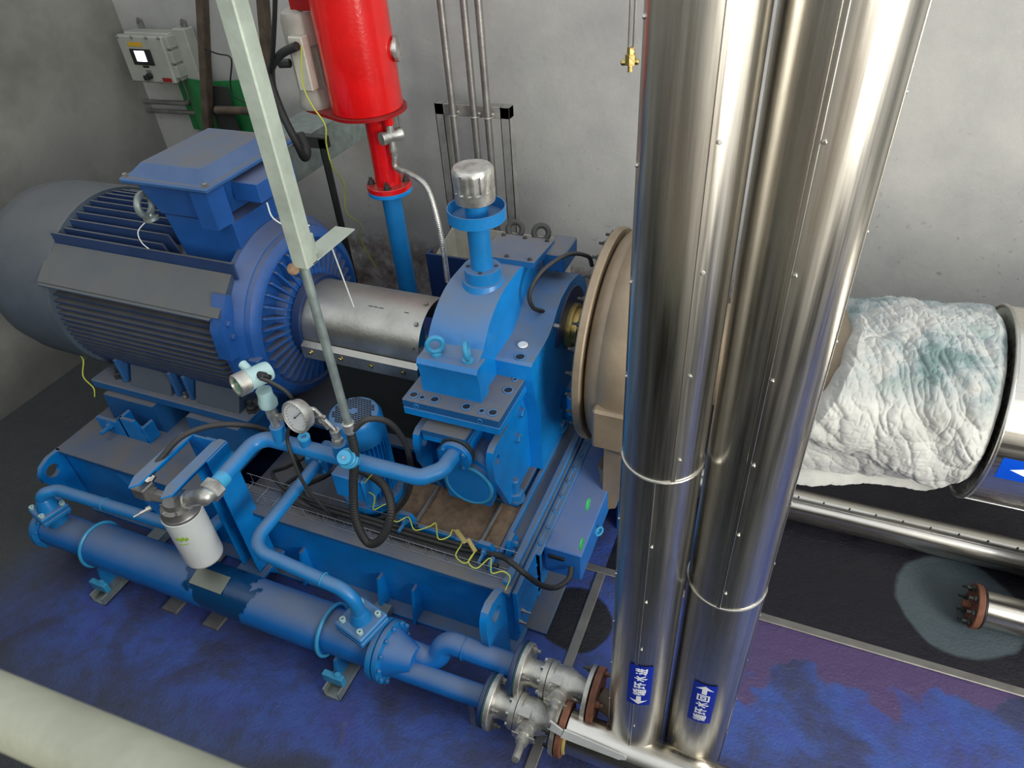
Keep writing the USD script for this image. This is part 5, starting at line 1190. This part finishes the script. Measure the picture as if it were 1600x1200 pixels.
for x in (px0 + .12, px1 + .10):
    part(g, 'mounting_ear', prism(sg.Polygon([(x - .03, pz1), (x + .03, pz1), (x + .025, pz1 + .07), (x - .01, pz1 + .085), (x - .03, pz1 + .05)]).difference(disc2(x, pz1 + .045, .013)), 'y', py + .15, py + .165), 'dull_steel')
part(g, 'warning_label', rbox(px0 + .10, px0 + .24, py - .002, py, 2.055, 2.085, .0005), 'yellow')
part(g, 'bezel', rbox(px0 + .10, px0 + .30, py - .010, py, 1.93, 2.04, .003), 'black')
part(g, 'screen', rbox(px0 + .145, px0 + .245, py - .012, py - .009, 1.955, 2.03, .0005), 'screen', 'glowing pale blue screen')
part(g, 'nameplate', rbox(px0 + .17, px0 + .23, py - .002, py, 1.91, 1.925, .0005), 'black')
k = part(g, 'switch_plate', rbox(px0 + .19, px0 + .24, py - .006, py, 1.865, 1.895, .001), 'dull_steel')
part(g, 'switch_knob', [cyl((px0 + .215, py - .03, 1.855), (px0 + .215, py, 1.855), .022, 16), rbox(px0 + .18, px0 + .225, py - .045, py - .03, 1.83, 1.865, .004)], 'black')
part(g, 'maker_label', rbox(px1 - .12, px1 - .03, py - .002, py, 1.815, 1.845, .0005), 'red_label')
for k, (dx, dz, lb) in enumerate(((0, 0, 'upper of two grey conduits bending left below the control box'), (.09, -.07, 'lower of two grey conduits bending left below the control box'))):
    single('wall_conduit', tube([(-4.56 + dx, 4.24, 1.80), (-4.56 + dx, 4.26, 1.60 + dz), (-5.09, 4.27, 1.58 + dz)], .018, .09, 14), 'dull_steel', lb, 'conduit')

# pipe rack by the wall
g = thing('pipe_rack', 'tall grey steel frame standing by the back wall behind the breather', 'pipe rack', (-2.0, 3.95, 0))
for x in (-2.235, -1.79):
    part(g, 'upright', [rbox(x, x + .06, 3.95, 3.956, 0, 1.84, .001), rbox(x, x + .006, 3.95, 4.02, 0, 1.84, .001), rbox(x + .054, x + .06, 3.95, 4.02, 0, 1.84, .001)], 'frame_steel')
part(g, 'crossbar', rbox(-2.235, -1.73, 3.95, 4.02, 1.77, 1.84, .003), 'frame_steel')
for k, (px, py_, lb) in enumerate(((688, 0, 'left of three upright steel tubes clamped to the pipe rack'), (724, 0, 'middle of three upright steel tubes clamped to the pipe rack'), (747, 0, 'right of three upright steel tubes clamped to the pipe rack'))):
    p = at(px, py_, y=3.92)
    g2 = thing('steel_tube', lb, 'pipe', (p[0], 3.92, .6), 'three upright tubes')
    part(g2, 'tube', cyl((p[0], 3.92, .6), (p[0], 3.92, 3.3), .0225, 20), 'dull_steel')
    part(g2, 'clamp', [torus((p[0], 3.92, 1.785), (0, 0, 1), .026, .004, 20, 8), cyl((p[0] + .026, 3.92, 1.785), (p[0] + .026, 3.98, 1.785), .004, 8), lathe((p[0] + .03, 3.93, 1.80), (0, 0, 1), [(0, .012), (.012, .012)], 6)], 'valve_steel')
g = thing('sheet_trough', 'open grey sheet-metal box by the wall behind the gearbox', 'trough', (-1.7, 3.7, .53))
tx0, tx1, ty0, ty1, tz0, tz1 = -2.12, -1.30, 3.42, 3.80, .62, 1.10
part(g, 'rear_panel', rbox(tx0, tx1, ty1 - .004, ty1, tz0, tz1, .001), 'sheet_metal')
part(g, 'front_panel', rbox(tx0, tx1, ty0, ty0 + .004, tz0, tz1 - .10, .001), 'sheet_metal')
part(g, 'side_panel', prism([(ty0, tz0), (ty1, tz0), (ty1, tz1), (ty0, tz1 - .10)], 'x', tx0, tx0 + .004), 'sheet_metal')
part(g, 'side_panel', prism([(ty0, tz0), (ty1, tz0), (ty1, tz1), (ty0, tz1 - .10)], 'x', tx1 - .004, tx1), 'sheet_metal')
part(g, 'floor_panel', rbox(tx0, tx1, ty0, ty1, tz0, tz0 + .004, .001), 'sheet_metal')
for x in (tx0 + .03, tx1 - .03):
    part(g, 'leg', rbox(x - .02, x + .02, ty1 - .05, ty1 - .01, 0, tz0, .002), 'frame_steel')
    part(g, 'leg', rbox(x - .02, x + .02, ty0 + .01, ty0 + .05, 0, tz0, .002), 'frame_steel')
g = thing('screen_plate', 'dark blue steel plate standing behind the gearbox', 'plate', (-1.5, 3.2, SZ))
part(g, 'plate', [rbox(-2.0, -1.02, 3.20, 3.215, SZ, 1.22, .003)], 'dark_blue')
part(g, 'return_edge', rbox(-2.0, -1.985, 3.215, 3.27, SZ, 1.22, .003), 'dark_blue')
g = thing('hanging_rods', 'two thin rods ending in a small steel fitting left of the clad pipes', 'rods', (-.56, 2.2, 2.6))
for dx in (-.006, .008):
    part(g, 'rod', cyl((-.556 + dx, 2.2, 2.64), (-.556 + dx, 2.2, 3.6), .0045, 10), 'dull_steel')
part(g, 'fitting', [lathe((-.556, 2.2, 2.575), (0, 0, 1), [(0, .008), (.02, .008), (.02, .017), (.05, .017), (.05, .012), (.07, .012)], 6), cyl((-.585, 2.2, 2.60), (-.53, 2.2, 2.605), .009, 10)], 'brass')

# handrail close to the camera
h0, h1 = at(-60, 1082, z=2.74), at(300, 1236, z=2.74)
g = thing('handrail', 'blurred pale handrail tube close to the camera at the lower left corner', 'handrail', (h0 + h1) / 2)
dh = (h1 - h0) / np.linalg.norm(h1 - h0)
part(g, 'tube', cyl(h0 - dh * .5, h1 + dh * .5, .0215, 32), 'rail_cream')
for q in (h0 - dh * .46, h1 + dh * .46):
    part(g, 'post', cyl((q[0], q[1], 1.65), q, .02, 20), 'rail_cream')
g = thing('unseen_platform', 'raised steel walkway behind and below the camera that the handrail belongs to, unseen and added to shade the base front', 'walkway', (-1.5, -2, 1.6))
part(g, 'deck', rbox(-5.0, 4.15, -4.3, .05, 1.58, 1.65, .002), 'brown_steel')  # deck out of view, stretched to the right to shade the base front
part(g, 'toe_board', rbox(-5.0, 4.15, .05, .06, 1.58, 1.78, .002), 'rail_cream')
for x in (-4.8, -2.4, 1.1, 4.0):
    part(g, 'leg', rbox(x - .05, x + .05, -.08, .02, 0, 1.58, .004), 'rail_cream')
    part(g, 'leg', rbox(x - .05, x + .05, -4.2, -4.1, 0, 1.58, .004), 'rail_cream')
